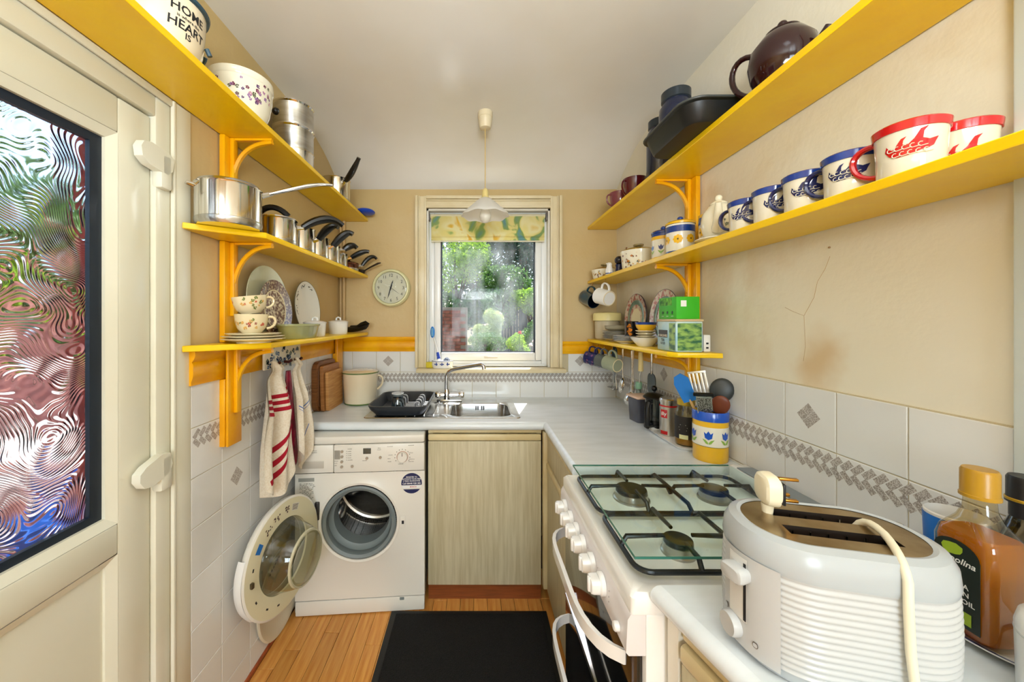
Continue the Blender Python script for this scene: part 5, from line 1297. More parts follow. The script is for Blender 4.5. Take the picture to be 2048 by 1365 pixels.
# tea tin and green box
t = thing('tea_tin', 'square tea tin with green dale landscape at the near end of the low shelf', 'tin', (0, 0, 0))
x0, x1, y0, y1, z0, z1 = .716, .814, 1.304, 1.44, ZR3, ZR3 + .112
obj('tin_body', MB().box(x0, x1, y0, y1, z0, z1, .006), mat('tin_sky', (150, 196, 212), .3, noise=(16, 4), col2=(196, 214, 206)), t)
obj('tin_lid', MB().box(x0 - .0015, x1 + .0015, y0 - .0015, y1 + .0015, z1 - .002, z1 + .007, .003), mat('tin_lid_tan', (206, 180, 136), .35), t)
LAND = mat('tin_landscape', (150, 186, 96), .3, noise=(30, 6), col2=(50, 100, 70), ramp=(.4, .6), stretch=(1, 1, 2.2))
obj('landscape_print', MB().box(x0 + .006, x1 - .006, y0 - .0006, y0, z0 + .006, z1 - .008), LAND, t)
obj('side_landscape', MB().box(x0 - .0006, x0, y0 + .006, y0 + .045, z0 + .006, z1 - .008), LAND, t)
FL = lambda oy, oz, e=.001: flat((x0 - e, oy, oz), (0, -1, 0), (0, 0, 1))
q = MB().box(x0 - .0008, x0, y0 + .058, y0 + .122, z0 + .05, z0 + .078); sg = obj('name_plate', q, mat('tin_black', (30, 24, 26), .4), t)
q = MB(); put_text(q, 'YORKSHIRE', .0125, FL(y0 + .09, z0 + .053, .0014), bold=True); obj('lettering', q, mat('tin_cream_text', (236, 222, 200), .4), sg)
q = MB(); put_text(q, 'TEA', .014, FL(y0 + .09, z0 + .036), bold=True); obj('dark_lettering', q, INK, t); q = MB(); put_text(q, 'GOLD', .012, FL(y0 + .09, z0 + .024), bold=True); obj('dark_lettering', q, INK, t)
t = thing('green_box', 'bright green cardboard box lying on the tea tin', 'box', (0, 0, 0))
bx0, bx1, by0, by1, bz0, bz1 = .722, .806, 1.312, 1.436, z1 + .0075, z1 + .088
GB = mat('green_card', (60, 178, 30), .5); 
obj('carton', MB().box(bx0, bx1, by0, by1, bz0, bz1, .001), GB, t)
obj('white_label', MB().box(bx0 + .016, bx0 + .036, by0 - .0006, by0, bz0 + .045, bz0 + .067), WCER, t)
q = MB().box(bx0 - .0005, bx0, by0 + .03, by1 - .01, bz1 - .03, bz1 - .003); obj('torn_opening', q, mat('green_dark', (28, 92, 20), .6, noise=(60, 3), col2=(120, 200, 60)), t)
q = MB()
for i in range(3):
    put_poly(q, blob(0, 0, .006, 8, .2), flat((bx0 - .0008, by1 - .03 - i * .034, bz0 + .024), (0, -1, 0), (0, 0, 1)))
stuff(obj('icon_print', q, mat('icon_green', (16, 70, 22), .5), t))
q = MB()
for i in range(3): put_text(q, ('FRESH', 'BAGS', 'EASY')[i] if False else 'oooo', .007, flat((bx0 - .0008, by1 - .03 - i * .034, bz0 + .009), (0, -1, 0), (0, 0, 1)))
stuff(obj('small_print', q, WCER, t))
t = thing('timer', 'small white kitchen timer standing behind the tea tin', 'timer', (0, 0, 0))
obj('timer_body', MB().box(.826, .851, 1.32, 1.375, ZR3, ZR3 + .062, .004), WHITEPL, t)
q = MB().box(.834, .842, 1.3185, 1.32, ZR3 + .012, ZR3 + .018); q.box(.834, .842, 1.3185, 1.32, ZR3 + .028, ZR3 + .034); stuff(obj('timer_button', q, INK, t))

# ---------------------------------------------------------------- tools hanging under the low shelf
UT = 'utensils hanging under the low right shelf'
def tool(name, label, loc, cat='utensil', rz=0.): return thing(name, label, cat, loc, rz, UT)
ra = tag(obj('utensil_rail', MB().tube([(.8, 1.6, 1.192), (.8, 2.24, 1.192)], .004, 8).box(.796, .804, 1.6, 1.61, 1.19, 1.2068).box(.796, .804, 2.23, 2.24, 1.19, 1.2068), STEEL), 'thin steel rail under the low right shelf holding the utensils', 'rail')
t = tool('kitchen_scissors', 'kitchen scissors with dark teal handles hanging from the utensil rail', (.785, 2.06, 1.187))
SCI = mat('dark_teal_plastic', (44, 74, 84), .35)
for s in (-1, 1):
    h = obj('scissor_half', MB().tube([(0, s * (.016 + .012 * math.cos(a)), -.04 + .034 * math.sin(a)) for a in [2 * PI * i / 16 for i in range(16)]], .0055, 8, closed=True).tube([(0, s * .014, -.07), (0, s * .003, -.105)], .007, 8), SCI, t)
    obj('blade', MB().prism([(s * .001, -.1), (s * .008, -.105), (s * .001, -.2)], -.0012, .0012, axes((s * .0014, 0, 0), (0, 1, 0), (0, 0, 1), (1, 0, 0))), STEEL, h)
t = tool('potato_masher', 'steel potato masher with black handle hanging farthest along the rail', (.81, 2.13, 1.187))
obj('handle', MB().tube([(0, 0, 0), (0, 0, -.1)], [.009, .011], 8), BLKPL, t)
q = MB().tube([(0, 0, -.1), (0, -.012, -.13), (0, -.038, -.24)], .0028, 6).tube([(0, 0, -.1), (0, .012, -.13), (0, .034, -.24)], .0028, 6); obj('shank', q, STEEL, t)
obj('mashing_plate', MB().box(-.025, .025, -.045, .045, -.246, -.24, .002), STEEL, t)
def spoon(name, label, y, x, L, br, bl, tilt, handle=STEEL, head=POLISH, bowl=.35):
    t = tool(name, label, (x, y, 1.187))
    obj('handle', MB().tube([(0, 0, .0), (0, 0, -L * .3), (0, .003, -L * .7), (0, 0, -L)], [.006, .005, .003, .003], 8), handle, t)
    obj('head', MB().sphere((0, 0, 0), 1, 18, (br * bowl, br, bl), T(-.008, 0, -L - bl * .85) @ RY(tilt)), head, t)
    return t
spoon('serving_spoon', 'polished steel serving spoon third along the utensil rail', 1.955, .79, .16, .028, .042, .2)
spoon('slotted_spoon', 'steel slotted spoon fourth along the utensil rail', 1.885, .815, .17, .027, .04, .1, head=STEEL)
spoon('steel_ladle', 'steel ladle hanging lowest on the utensil rail', 1.83, .785, .21, .034, .038, .5, bowl=.8)
t = tool('fish_slice', 'dark grey fish slice hanging near the cafetiere', (.825, 1.71, 1.187))
obj('handle', MB().tube([(0, 0, 0), (0, 0, -.1)], .006, 8), STEEL, t); obj('head', MB().prism(rrect(.075, .1, .03), -.002, .002, axes((0, 0, -.145), (0, 1, 0), (0, 0, 1), (1, 0, 0))), mat('grey_nylon', (70, 82, 86), .4), t)
t = tool('cream_peeler', 'cream handled peeler hanging at the near end of the utensil rail', (.79, 1.745, 1.187))
obj('handle', MB().tube([(0, 0, 0), (0, 0, -.09)], [.01, .012], 10), mat('cream_handle', (226, 204, 140), .4), t); obj('blade', MB().tube([(0, 0, -.09), (0, .008, -.11), (0, .012, -.15)], [.003, .004, .002], 6), STEEL, t)

# ---------------------------------------------------------------- things on the right worktop
ZW = .8585
t = thing('storage_box', 'grey storage box with a peach lid on the worktop', 'container', (.79, 1.75, ZW), .12)
obj('box_body', MB().loft([rr3(0, 0, 0, .07, .085, .012), rr3(0, 0, .11, .082, .098, .014)], cap0=True, cap1=True), mat('smoke_plastic', (88, 92, 106), .2, noise=(6, 2), col2=(70, 70, 80)), t)
obj('box_lid', MB().box(-.045, .045, -.053, .053, .111, .123, .006), mat('peach_lid', (232, 196, 170), .4), t)
t = thing('cafetiere', 'black framed cafetiere with a domed black lid', 'coffee press', (.8, 1.635, ZW))
obj('beaker', MB().lathe([(0, .008), (.036, .008), (.038, .014), (.038, .135)], 32), thin_glass('beaker_glass', (190, 196, 198), 2), t)
q = MB().lathe([(.039, 0), (.042, .002), (.042, .02), (.0385, .02)], 32)
for a in (.4, 1.97, 3.54, 5.1): q.box(.037, .041, -.006, .006, .0, .135, m=RZ(a))
obj('frame', q, BLKPL, t)
obj('handle', MB().tube([(-.03, -.03, .12), (-.052, -.052, .122), (-.06, -.06, .1), (-.058, -.058, .03), (-.03, -.03, .022)], .009, 8, flat=1.3), BLKPL, t)
l = obj('lid', MB().lathe([(.046, .135), (.046, .14), (.03, .154), (.01, .158), (0, .158)], 32), BLKPL, t)
obj('plunger_knob', MB().sphere((0, 0, .176), .013, 14).tube([(0, 0, .155), (0, 0, .17)], .003, 8), BLKPL, l)
t = thing('worktop_tray', 'small white tray under the coffee tin and the dark labelled jar', 'tray', (.812, 1.468, ZW))
obj('tray', MB().loft([rr3(0, 0, 0, .11, .25, .03), rr3(0, 0, .012, .128, .268, .035), rr3(0, 0, .012, .12, .26, .033), rr3(0, 0, .003, .104, .244, .03)], cap0=True, cap1=True), WCER, t)
t = thing('coffee_tin', 'silver coffee tin with red square label on the white tray', 'tin', (.81, 1.533, ZW + .0035))
obj('tin_body', MB().lathe([(0, 0), (.034, 0), (.034, .125), (0, .125)], 32), mat('brushed_tin', (200, 196, 188), .28, metal=.85), t)
obj('tin_lid', MB().lathe([(.0352, .125), (.0352, .147), (.032, .151), (0, .151)], 32), STEEL, t)
obj('red_line', MB().lathe([(.0342, .118), (.0348, .119), (.0348, .124), (.0342, .125)], 32), RED, t)
q = MB(); W1 = wrap([(.034, 0), (.034, .2)], math.radians(212), .09, .0006)
q.grid(lambda u, v: W1((u - .5) * .028, (v - .5) * .034), 6, 2); lb = obj('red_label', q, RED, t)
q = MB(); put_text(q, 'illy', .02, wrap([(.034, 0), (.034, .2)], math.radians(212), .084, .0012), bold=True); obj('lettering', q, WCER, lb)
q = MB(); W1 = wrap([(.034, 0), (.034, .2)], math.radians(212), .012, .0006); q.grid(lambda u, v: W1((u - .5) * .03, (v - .5) * .014), 6, 2); obj('red_foot_label', q, RED, t)
t = thing('dark_label_jar', 'glass jar with a black label and golden contents on the white tray', 'jar', (.812, 1.408, ZW + .0035))
Pj = [(0, .002), (.036, 0), (.0385, .006), (.0385, .115), (.036, .13), (.028, .145), (.028, .155)]
obj('jar_glass', MB().lathe(Pj, 32), thin_glass('jar_glass', (232, 226, 196), 1.6), t)
obj('contents', MB().lathe([(0, .004), (.034, .004), (.0365, .01), (.0365, .05), (0, .05)], 32), mat('golden_oil', (176, 128, 20), .15), t)
q = MB(); W1 = wrap([(.0385, 0), (.0385, .2)], math.radians(225), .07, .0007); q.grid(lambda u, v: W1((u - .5) * .13, (v - .5) * .085), 16, 2); lb = obj('black_label', q, mat('label_black', (34, 30, 28), .5), t)
q = MB(); W2 = wrap([(.0385, 0), (.0385, .2)], math.radians(225), .08, .0012)
for i, w in enumerate((.02, .03, .026)): put_poly(q, [(-w / 2, -.01 * i), (w / 2, -.01 * i), (w / 2, -.01 * i + .0025), (-w / 2, -.01 * i + .0025)], W2)
stuff(obj('label_print', q, mat('label_grey2', (150, 146, 136), .5), lb))
q = MB(); W1 = wrap([(.0385, 0), (.0385, .2)], math.radians(228), .036, .0014); q.grid(lambda u, v: W1((u - .5) * .03, (v - .5) * .016), 6, 2); obj('pale_sticker', q, mat('sticker_lime', (226, 226, 170), .5), lb)
obj('jar_lid', MB().lathe([(.029, .152), (.031, .154), (.031, .172), (.028, .175), (0, .175)], 32), mat('gold_lid', (206, 178, 70), .3, metal=.6), t)
t = thing('glass_flask', 'round clear glass bottle with a pale green stopper by the wall tiles', 'bottle', (.825, 1.845, ZW))
obj('flask', MB().lathe([(0, .002), (.025, 0), (.04, .02), (.045, .05), (.038, .08), (.02, .1), (.013, .115), (.013, .14)], 28), thin_glass('flask_glass', (206, 218, 212), 2.2), t)
obj('stopper', MB().lathe([(.0145, .135), (.016, .137), (.016, .165), (.013, .17), (0, .17)], 20), mat('pale_green_stopper', (150, 200, 170), .4), t)
# tulip pot with utensils
PX, PY, PR, PH = .818, 1.272, .054, .168
t = thing('utensil_pot', 'yellow utensil pot with a blue rim and blue tulips at the worktop end', 'pot', (PX, PY, ZW))
obj('pot_body', MB().lathe([(0, 0), (PR * .96, 0), (PR * .99, .004), (PR, PH), (PR * .9, PH), (PR * .88, .012), (0, .01)], 44), YC, t)
obj('white_band', MB().lathe([(PR * .993, PH * .32), (PR + .0007, PH * .32), (PR + .0007, PH * .71), (PR, PH * .71)], 44), WP, t)
obj('blue_rim', MB().lathe([(PR, PH * .82), (PR + .0015, PH * .82), (PR + .0018, PH - .002), (PR, PH + .0015), (PR * .92, PH + .001), (PR * .9, PH - .01)], 44), mat('cobalt_pottery', (24, 84, 190), .2, coat=.4), t)
obj('pencil_line', MB().lathe([(PR + .0007, PH * .315), (PR + .0012, PH * .32), (PR + .0007, PH * .325)], 44), mat('olive_line', (110, 96, 30), .5), t)
for a in (176, 232, 288, 120):
    f0 = wrap([(PR, 0), (PR, PH)], math.radians(a), PH * .55, .0018); k = 1.25
    obj('tulip', (lambda q: (put_poly(q, [(0, -.012 * k), (.008 * k, -.007 * k), (.0105 * k, .009 * k), (.005 * k, .004 * k), (0, .012 * k), (-.005 * k, .004 * k), (-.0105 * k, .009 * k), (-.008 * k, -.007 * k)], f0), q)[1])(MB()), MATS['cobalt_pottery'], t)
    q = MB()
    for s_ in (1, -1): put_poly(q, [(s_ * .001, -.024 * k), (s_ * .006 * k, -.022 * k), (s_ * .014 * k, -.01 * k), (s_ * .006 * k, -.013 * k), (s_ * .001, -.019 * k)], f0)
    obj('tulip_leaves', q, mat('leaf_print', (140, 180, 70), .4), t)
def stick(name, label, top, build, hm, hr=.005, foot=(0, 0)):
    """utensil standing in the pot; top = head centre (world); build(mb, matrix) adds the head"""
    base = Vector((PX + foot[0], PY + foot[1], ZW + .016)); d = Vector(top) - base
    t = thing(name, label, 'utensil', tuple(base), group='utensils in the tulip pot')
    L = d.length; z = d.normalized(); view = Vector((-.55, -.83, 0)); x = (view.cross(z)).normalized(); y = z.cross(x)
    m = Matrix(((x.x, y.x, z.x, 0), (x.y, y.y, z.y, 0), (x.z, y.z, z.z, 0), (0, 0, 0, 1)))
    obj('handle', MB().tube([(0, 0, 0), (0, 0, L * .82)], hr, 8, m), hm, t)
    build(t, m, L)
    return t
NY = mat('dark_nylon', (52, 56, 56), .4)
def h_spat(t, m, L): obj('head', MB().prism([(-.022, -.05), (.022, -.05), (.026, .02), (.016, .045), (-.008, .052), (-.026, .03)], -.004, .004, m @ axes((0, 0, L), (1, 0, 0), (0, 0, 1), (0, -1, 0))), mat('bright_blue_silicone', (14, 110, 190), .45), t)
stick('silicone_spatula', 'bright blue silicone spatula leaning left in the tulip pot', (.748, 1.308, 1.098), h_spat, mat('pale_wood', (214, 176, 110), .5), foot=(.015, -.01))
def h_turn(t, m, L):
    for x in (-.024, -.012, 0, .012, .024): obj('tine', MB().box(x - .0038, x + .0038, -.0015, .0015, L - .04, L + .036, .001, m), mat('pale_grey_metal', (206, 204, 196), .3, metal=.5), t)
    obj('head_bar', MB().box(-.029, .029, -.0015, .0015, L + .034, L + .042, .001, m).box(-.029, .029, -.0015, .0015, L - .05, L - .038, .001, m), MATS['pale_grey_metal'], t)
stick('slotted_turner', 'pale slotted turner standing tallest in the tulip pot', (.802, 1.312, 1.115), h_turn, STEEL, foot=(0, -.02))
def h_ladle(t, m, L): obj('bowl', MB().sphere((0, 0, L), 1, 24, (.036, .012, .042), m), NY, t)
stick('nylon_spoon', 'large dark grey nylon spoon leaning right in the tulip pot', (.851, 1.262, 1.098), h_ladle, NY, foot=(-.03, .0))
def h_wood(t, m, L): obj('bowl', MB().sphere((0, 0, L), 1, 20, (.028, .009, .034), m), mat('dark_wood_spoon', (112, 54, 30), .4), t)
stick('wooden_spoon', 'dark brown wooden spoon low at the front of the tulip pot', (.826, 1.232, 1.054), h_wood, mat('dark_wood_spoon', (112, 54, 30), .4), foot=(-.012, .022))
def h_grate(t, m, L):
    obj('grater_frame', MB().box(-.023, -.019, -.003, .003, L - .055, L + .042, .001, m).box(.019, .023, -.003, .003, L - .055, L + .042, .001, m).box(-.023, .023, -.003, .003, L + .038, L + .046, .001, m), STEEL, t)
    g = mat('grater_mesh', (176, 172, 164), .3, metal=.8, noise=(380, 1), col2=(50, 46, 40), ramp=(.45, .52)); obj('grating_plate', MB().box(-.019, .019, -.001, .001, L - .05, L + .038, m=m), g, t)
    obj('black_cap', MB().box(-.03, .03, -.005, .005, L + .044, L + .056, .003, m), BLKPL, t)
stick('hand_grater', 'flat steel hand grater with black end in the tulip pot', (.778, 1.238, 1.045), h_grate, BLKPL, foot=(.012, .02))

# ---------------------------------------------------------------- toaster
TA = math.radians(-14); TO = (.511, .531, ZW)
t = thing('toaster', 'white two-slice toaster with ribbed sides at the near right', 'toaster', TO, TA)
TL, TW = .252, .166
def stad(w, h, z, n=12): return rr3(0, 0, z, w, h, h * .47, n)
TWH = mat('toaster_white', (194, 196, 197), .25); TGR = mat('toaster_grey_band', (178, 184, 188), .22)
q = MB().loft([stad(TL - .03, TW - .03, .0), stad(TL - .014, TW - .014, .002), stad(TL - .006, TW - .006, .014), stad(TL - .008, TW - .008, .018)], cap0=True); obj('base', q, TGR, t)
loops = []; NR = 15; zb, zt = .018, .142
for i in range(NR * 6 + 1):
    u = i / (NR * 6); z = zb + (zt - zb) * u; a = -.0018 * (.5 - .5 * math.cos(2 * PI * NR * u)) ; k = .004 * math.sin(PI * u)
    loops.append(stad(TL + 2 * a + k, TW + 2 * a + k, z))
q = MB().loft(loops); obj('ribbed_side', q, TWH, t, ang=60)
q = MB().loft([stad(TL, TW, .142), stad(TL + .002, TW + .002, .148), stad(TL - .002, TW - .002, .168), stad(TL - .014, TW - .014, .18), stad(TL - .034, TW - .034, .1845), stad(TL - .044, TW - .044, .183)]); obj('top_band', q, TGR, t)
# steel top with two slots
bm = bmesh.new(); edges = []
def ring2(pts):
    vs = [bm.verts.new((x, y, .1825)) for x, y in pts]
    for a, b in zip(vs, vs[1:] + vs[:1]): edges.append(bm.edges.new((a, b)))
ring2([(p[0], p[1]) for p in stad(TL - .043, TW - .043, 0)])
SL = ((-.062, .066, .014, .038), (-.062, .066, -.036, -.012))
for x0, x1, y0, y1 in SL: ring2([(x0, y0), (x1, y0), (x1, y1), (x0, y1)])
bmesh.ops.triangle_fill(bm, use_beauty=True, use_dissolve=False, edges=edges)
BRZ = mat('heat_tinted_steel', (176, 158, 128), .22, metal=1, noise=(18, 4), col2=(136, 114, 80))
tp_ = obj('slot_plate', MB().bm(bm), BRZ, t)
for x0, x1, y0, y1 in SL:
    q = MB(); lo = [(x0, y0), (x1, y0), (x1, y1), (x0, y1)]
    q.loft([[(x, y, .1825) for x, y in lo], [(x, y, .09) for x, y in lo]], cap1=True); s_ = obj('slot', q, mat('slot_dark', (40, 30, 24), .5, metal=.3), tp_)
    q = MB()
    for i in range(6): q.tube([(x0 + .012 + i * .0215, y0 + .003, .095), (x0 + .012 + i * .0215, y0 + .003, .178)], .0012, 5); q.tube([(x0 + .012 + i * .0215, y1 - .003, .095), (x0 + .012 + i * .0215, y1 - .003, .178)], .0012, 5)
    obj('guide_wires', q, STEEL, s_)
# end panel with lever, following the rounded end
ecx = -(TL / 2 - TW * .47)
def endw(off): return lambda x, y: ((TW * .47 + .002 + off) * math.cos(math.radians(208) + x / (TW * .5)) + ecx, (TW * .5 + .002 + off) * math.sin(math.radians(208) + x / (TW * .5)), y)
q = MB().grid(lambda u, v: endw(.0015)((u - .5) * .084, .012 + v * .134), 14, 4); q.grid(lambda u, v: endw(-.003)((u - .5) * .084, .012 + v * .134), 14, 4); pn = obj('end_panel', q, TWH, t)
q = MB().grid(lambda u, v: endw(.0022)(-.012 + (u - .5) * .03, .05 + v * .09), 6, 4); obj('lever_recess', q, mat('toaster_shade', (222, 222, 220), .3), pn)
q = MB().grid(lambda u, v: endw(.003)(.0 + (u - .5) * .004, .052 + v * .082), 2, 4); obj('lever_slot', q, INK, pn)
c0 = Vector(endw(0)(-.008, .118)); cn = Vector((c0.x - ecx, c0.y, 0)).normalized()
q = MB().loft([[tuple(c0 + Vector((-cn.y, cn.x, 0)) * x * s + Vector((0, 0, y * s)) + cn * d) for x, y in rrect(.036, .022, .008, 4)] for d, s in ((0, .9), (.012, 1), (.018, .95), (.02, .8))], cap1=True); obj('lever', q, TWH, t)
for x, z, r in ((-.02, .033, .017),):
    c0 = Vector(endw(0)(x, z)); cn = Vector((c0.x - ecx, c0.y, 0)).normalized()
    q = MB().lathe([(0, 0), (r, 0), (r, .009), (r * .9, .012), (0, .012)], 28, frame(c0, cn)); d = obj('browning_dial', q, TWH, t)
for x, z in ((-.034, .05), (.014, .03)):
    q = MB(); W1 = endw(.0024)
    put_poly(q, [(x + a * .5, z + b) for a, b in rrect(.014, .008, .0038, 3)], W1); b_ = obj('button_bezel', q, mat('bezel_dark', (110, 100, 92), .4), pn)
    q = MB(); W1 = endw(.003); put_poly(q, [(x + a * .5, z + b) for a, b in rrect(.011, .0055, .0026, 3)], W1); obj('button', q, TWH, b_)
q = MB(); put_text(q, 'morphy richards', .0095, flat((-.0 + .03, -TW / 2 - .0012, .022), (1, 0, 0), (0, 0, 1)), bold=True); obj('lettering', q, mat('grey_lettering', (120, 126, 134), .4), t)
# plug and cord
CORD = mat('white_flex', (236, 228, 202), .4)
Mt = T(*TO) @ RZ(TA)
pl = thing('mains_plug', 'cream three-pin mains plug and flex draped over the toaster', 'plug', m=Mt @ T(-.055, .024, .184))
# the plug stands in the rear slot, pins pointing right
q = MB().loft([[(d, x * s, .035 + z * s) for x, z in rrect(.046, .046, .014, 4)] for d, s in ((-.018, .8), (-.015, .95), (-.008, 1), (.0, 1), (.0, .8), (.004, .78))], cap0=True, cap1=True); obj('plug_body', q, CORD, pl)
q = MB().box(.004, .0075, -.019, .019, .018, .05, .001); obj('plug_face', q, INK, pl)
for y, z, L_ in ((0, .052, .026), (-.011, .024, .02), (.011, .024, .02)): obj('pin', MB().box(.006, .006 + L_, y - .0032, y + .0032, z - .002, z + .002, .0006), BRASS, pl)
obj('strain_relief', MB().tube([(-.008, 0, .012), (-.008, 0, -.012)], [.0085, .006], 10), CORD, pl)
cp_ = bez((-.008, 0, -.012), (-.006, 0, -.05), (.06, 0, -.055), (.1, 0, -.02), 8) + bez((.1, 0, -.02), (.108, 0, .004), (.112, -.012, .01), (.108, -.045, .006), 6)[1:] + bez((.108, -.045, .006), (.1, -.075, .004), (.09, -.1, .001), (.087, -.11, -.018), 6)[1:] + [(.085, -.1135, -.05), (.086, -.115, -.1), (.09, -.117, -.15), (.095, -.124, -.176), (.12, -.16, -.18), (.15, -.2, -.18)]
obj('flex', MB().tube(cp_, .0048, 10), CORD, pl)

# ---------------------------------------------------------------- bottles at the right edge
t = thing('patterned_plate', 'oval blue and white plate under the oil bottles', 'plate', (.798, .553, ZW))
el2 = lambda z, a, b: [(a * math.cos(i * PI / 24), b * math.sin(i * PI / 24), z) for i in range(48)]
obj('plate_body', MB().loft([el2(0, .05, .066), el2(.003, .06, .08), el2(.012, .08, .096), el2(.014, .08, .096), el2(.006, .058, .078)], cap0=True, cap1=True), WCER, t)
obj('blue_rim', MB().loft([el2(.0145, .0805, .0965), el2(.0125, .0755, .092), el2(.0105, .0695, .088)]), mat('blue_willow_print', (40, 60, 140), .2, noise=(70, 4), col2=(190, 200, 226), ramp=(.3, .5)), t)
def bottle(label, loc, rz, w, d, h, glass, liquid, capm, fill, ribs=False, neck=.016, capr=.019):
    t = thing('oil_bottle', label, 'bottle', loc, rz, 'oil bottles at the right edge')
    r = .014; n = 4
    L = lambda k, z, s=0: [(x, y, z) for x, y in rrect(w * k - s, d * k - s, (min(w, d) * k - s) * (.25 if k > .7 else .48), n)]
    hs = h * .62
    obj('bottle_glass', MB().loft([L(.82, 0), L(.95, .005), L(1, .02), L(.98, hs * .5), L(1, hs * .9), L(.9, hs), L(.62, hs + h * .08), L(.46, hs + h * .14), L(.42, hs + h * .22)], cap0=True), glass, t)
    zf = h * fill
    li = [(.8, .006), (.93, .01), (.97, .022), (.95, hs * .5), (.97, min(hs * .9, zf))]
    if zf > hs * .92: li += [(.87, hs), (.6, hs + h * .05)] if zf > hs else [(.9, zf)]
    obj('oil', MB().loft([L(k, z, .003) for k, z in li], cap0=True, cap1=True), liquid, t)
    zc = hs + h * .215
    q = MB().lathe([(0, zc), (capr, zc), (capr * 1.03, zc + .002), (capr, zc + .004), (capr, h - .004), (capr * .9, h), (0, h)], 32); obj('cap', q, capm, t)
    obj('cap_collar', MB().lathe([(neck, zc - .002), (capr * 1.06, zc - .001), (capr * 1.06, zc + .003), (capr, zc + .004)], 32), capm, t)
    return t
t = bottle('olive oil bottle with a gold cap and a dark green label', (.757, .548, ZW + .0065), math.radians(-92), .074, .066, .252, thin_glass('oil_glass', (240, 230, 204), 1.6), translucent('olive_oil', (204, 136, 30), .5, .06), mat('gold_cap', (178, 134, 32), .28), .62)
q = MB().box(-.027, .027, -.0342, -.0335, .02, .125); lb = obj('label', q, mat('label_green_black', (24, 34, 28), .4), t)
q = MB(); put_poly(q, [(.027 * math.cos(a), .125 + .02 * math.sin(a)) for a in [PI * i / 14 for i in range(15)]], flat((0, -.0342, 0), (1, 0, 0), (0, 0, 1))); obj('label_arch', q, MATS['label_green_black'], lb)
q = MB(); put_poly(q, blob(-.004, .13, .009, 10, .15, random.Random(1), 1.5), flat((0, -.0348, 0), (1, 0, 0), (0, 0, 1))); put_poly(q, blob(-.004, .098, .006, 10, .15, random.Random(2)), flat((0, -.0348, 0), (1, 0, 0), (0, 0, 1))); put_poly(q, [(-.026, .026), (.018, .026), (.018, .044), (-.026, .044)], flat((0, -.0348, 0), (1, 0, 0), (0, 0, 1))); stuff(obj('olive_print', q, mat('olive_green_print', (150, 176, 40), .4), lb))
q = MB(); FNL = lambda z: flat((0, -.0352, z), (1, 0, 0), (0, 0, 1))
put_text(q, 'Napolina', .0125, FNL(.112), bold=True, shear=.25)
for s, z in (('EXTRA', .078), ('VIRGIN', .067), ('OLIVE OIL', .056)): put_text(q, s, .0098, FNL(z), bold=True)
obj('lettering', q, WCER, lb)
t = bottle('dark vinegar bottle with a black cap standing behind the oil bottle', (.834, .552, ZW + .0065), math.radians(-40), .062, .056, .238, thin_glass('dark_glass', (96, 104, 100), 1.8), mat('balsamic', (20, 12, 10), .1), mat('black_cap', (26, 28, 32), .35), .6)
q = MB().lathe([(.0195, .2), (.0205, .201), (.0205, .204), (.0195, .205)], 32); obj('gold_line', q, mat('gold_foil', (196, 160, 50), .3, metal=.8), t)
q = MB().lathe([(.0145, .175), (.0165, .176), (.0165, .2), (.015, .2)], 32); obj('neck_label', q, INK, t)
t = thing('plastic_tub', 'white tub with blue band behind the toaster', 'tub', (.822, .624, ZW))
obj('tub_body', MB().lathe([(0, 0), (.03, 0), (.032, .004), (.037, .15), (.035, .152), (.03, .01), (0, .008)], 36, sx=1.0), WHITEPL, t)
obj('blue_band', MB().lathe([(.0348, .09), (.0358, .091), (.0376, .145), (.0372, .146)], 36), mat('tub_blue', (20, 108, 196), .35), t)
obj('red_band', MB().lathe([(.0343, .078), (.0352, .079), (.0355, .088), (.0348, .089)], 36), RED, t)
t = thing('sugar_bowl', 'small blue and white bowl with a steel ball knob behind the toaster', 'bowl', (.735, .634, ZW))
obj('bowl', MB().lathe([(0, 0), (.02, 0), (.026, .03), (.029, .1), (.027, .1), (.02, .01), (0, .008)], 32), mat('blue_white_print', (226, 232, 238), .2, noise=(60, 3), col2=(120, 150, 190)), t)
obj('lid', MB().lathe([(.0295, .1005), (.029, .105), (.01, .112), (0, .113)], 32), MATS['blue_white_print'], t); obj('ball_knob', MB().sphere((0, 0, .121), .009, 16), POLISH, t)
t = thing('white_canister', 'round white canister cut off at the bottom right corner of the picture', 'canister', (.722, .43, ZW))
obj('canister_body', MB().lathe([(0, 0), (.044, 0), (.048, .006), (.05, .098), (.047, .112), (.036, .122), (0, .126)], 40), WHITEPL, t); obj('lid_seam', MB().lathe([(.0496, .088), (.0506, .09), (.0496, .092)], 40), mat('seam_grey', (196, 196, 194), .4), t)
# ---------------------------------------------------------------- clock
t = thing('wall_clock', 'round pale green wall clock showing just after half past twelve', 'clock', m=axes((-.5235, YB - .001, 1.5415), (1, 0, 0), (0, 0, 1), (0, -1, 0)))
SGC = mat('pale_sage_enamel', (226, 224, 176), .25, coat=.4)
obj('case', MB().lathe([(.117, 0), (.119, .01), (.117, .03), (.11, .044), (.103, .046), (.099, .042), (.097, .034)], 64), SGC, t)
f = obj('dial', MB().lathe([(0, .03), (.098, .03), (.098, .034)], 64), mat('clock_face', (206, 202, 178), .4), t)
obj('chrome_ring', MB().lathe([(.0965, .034), (.1, .04), (.102, .043), (.1005, .0445)], 64), mat('dark_chrome', (120, 116, 100), .2, metal=1), t)
q = MB()
for h in range(1, 13):
    a = PI / 2 - h * PI / 6; put_text(q, str(h), .027, flat((.077 * math.cos(a), .077 * math.sin(a) - .0095, .0306), (1, 0, 0), (0, 1, 0)), bold=False)
obj('numerals', q, INK, f)
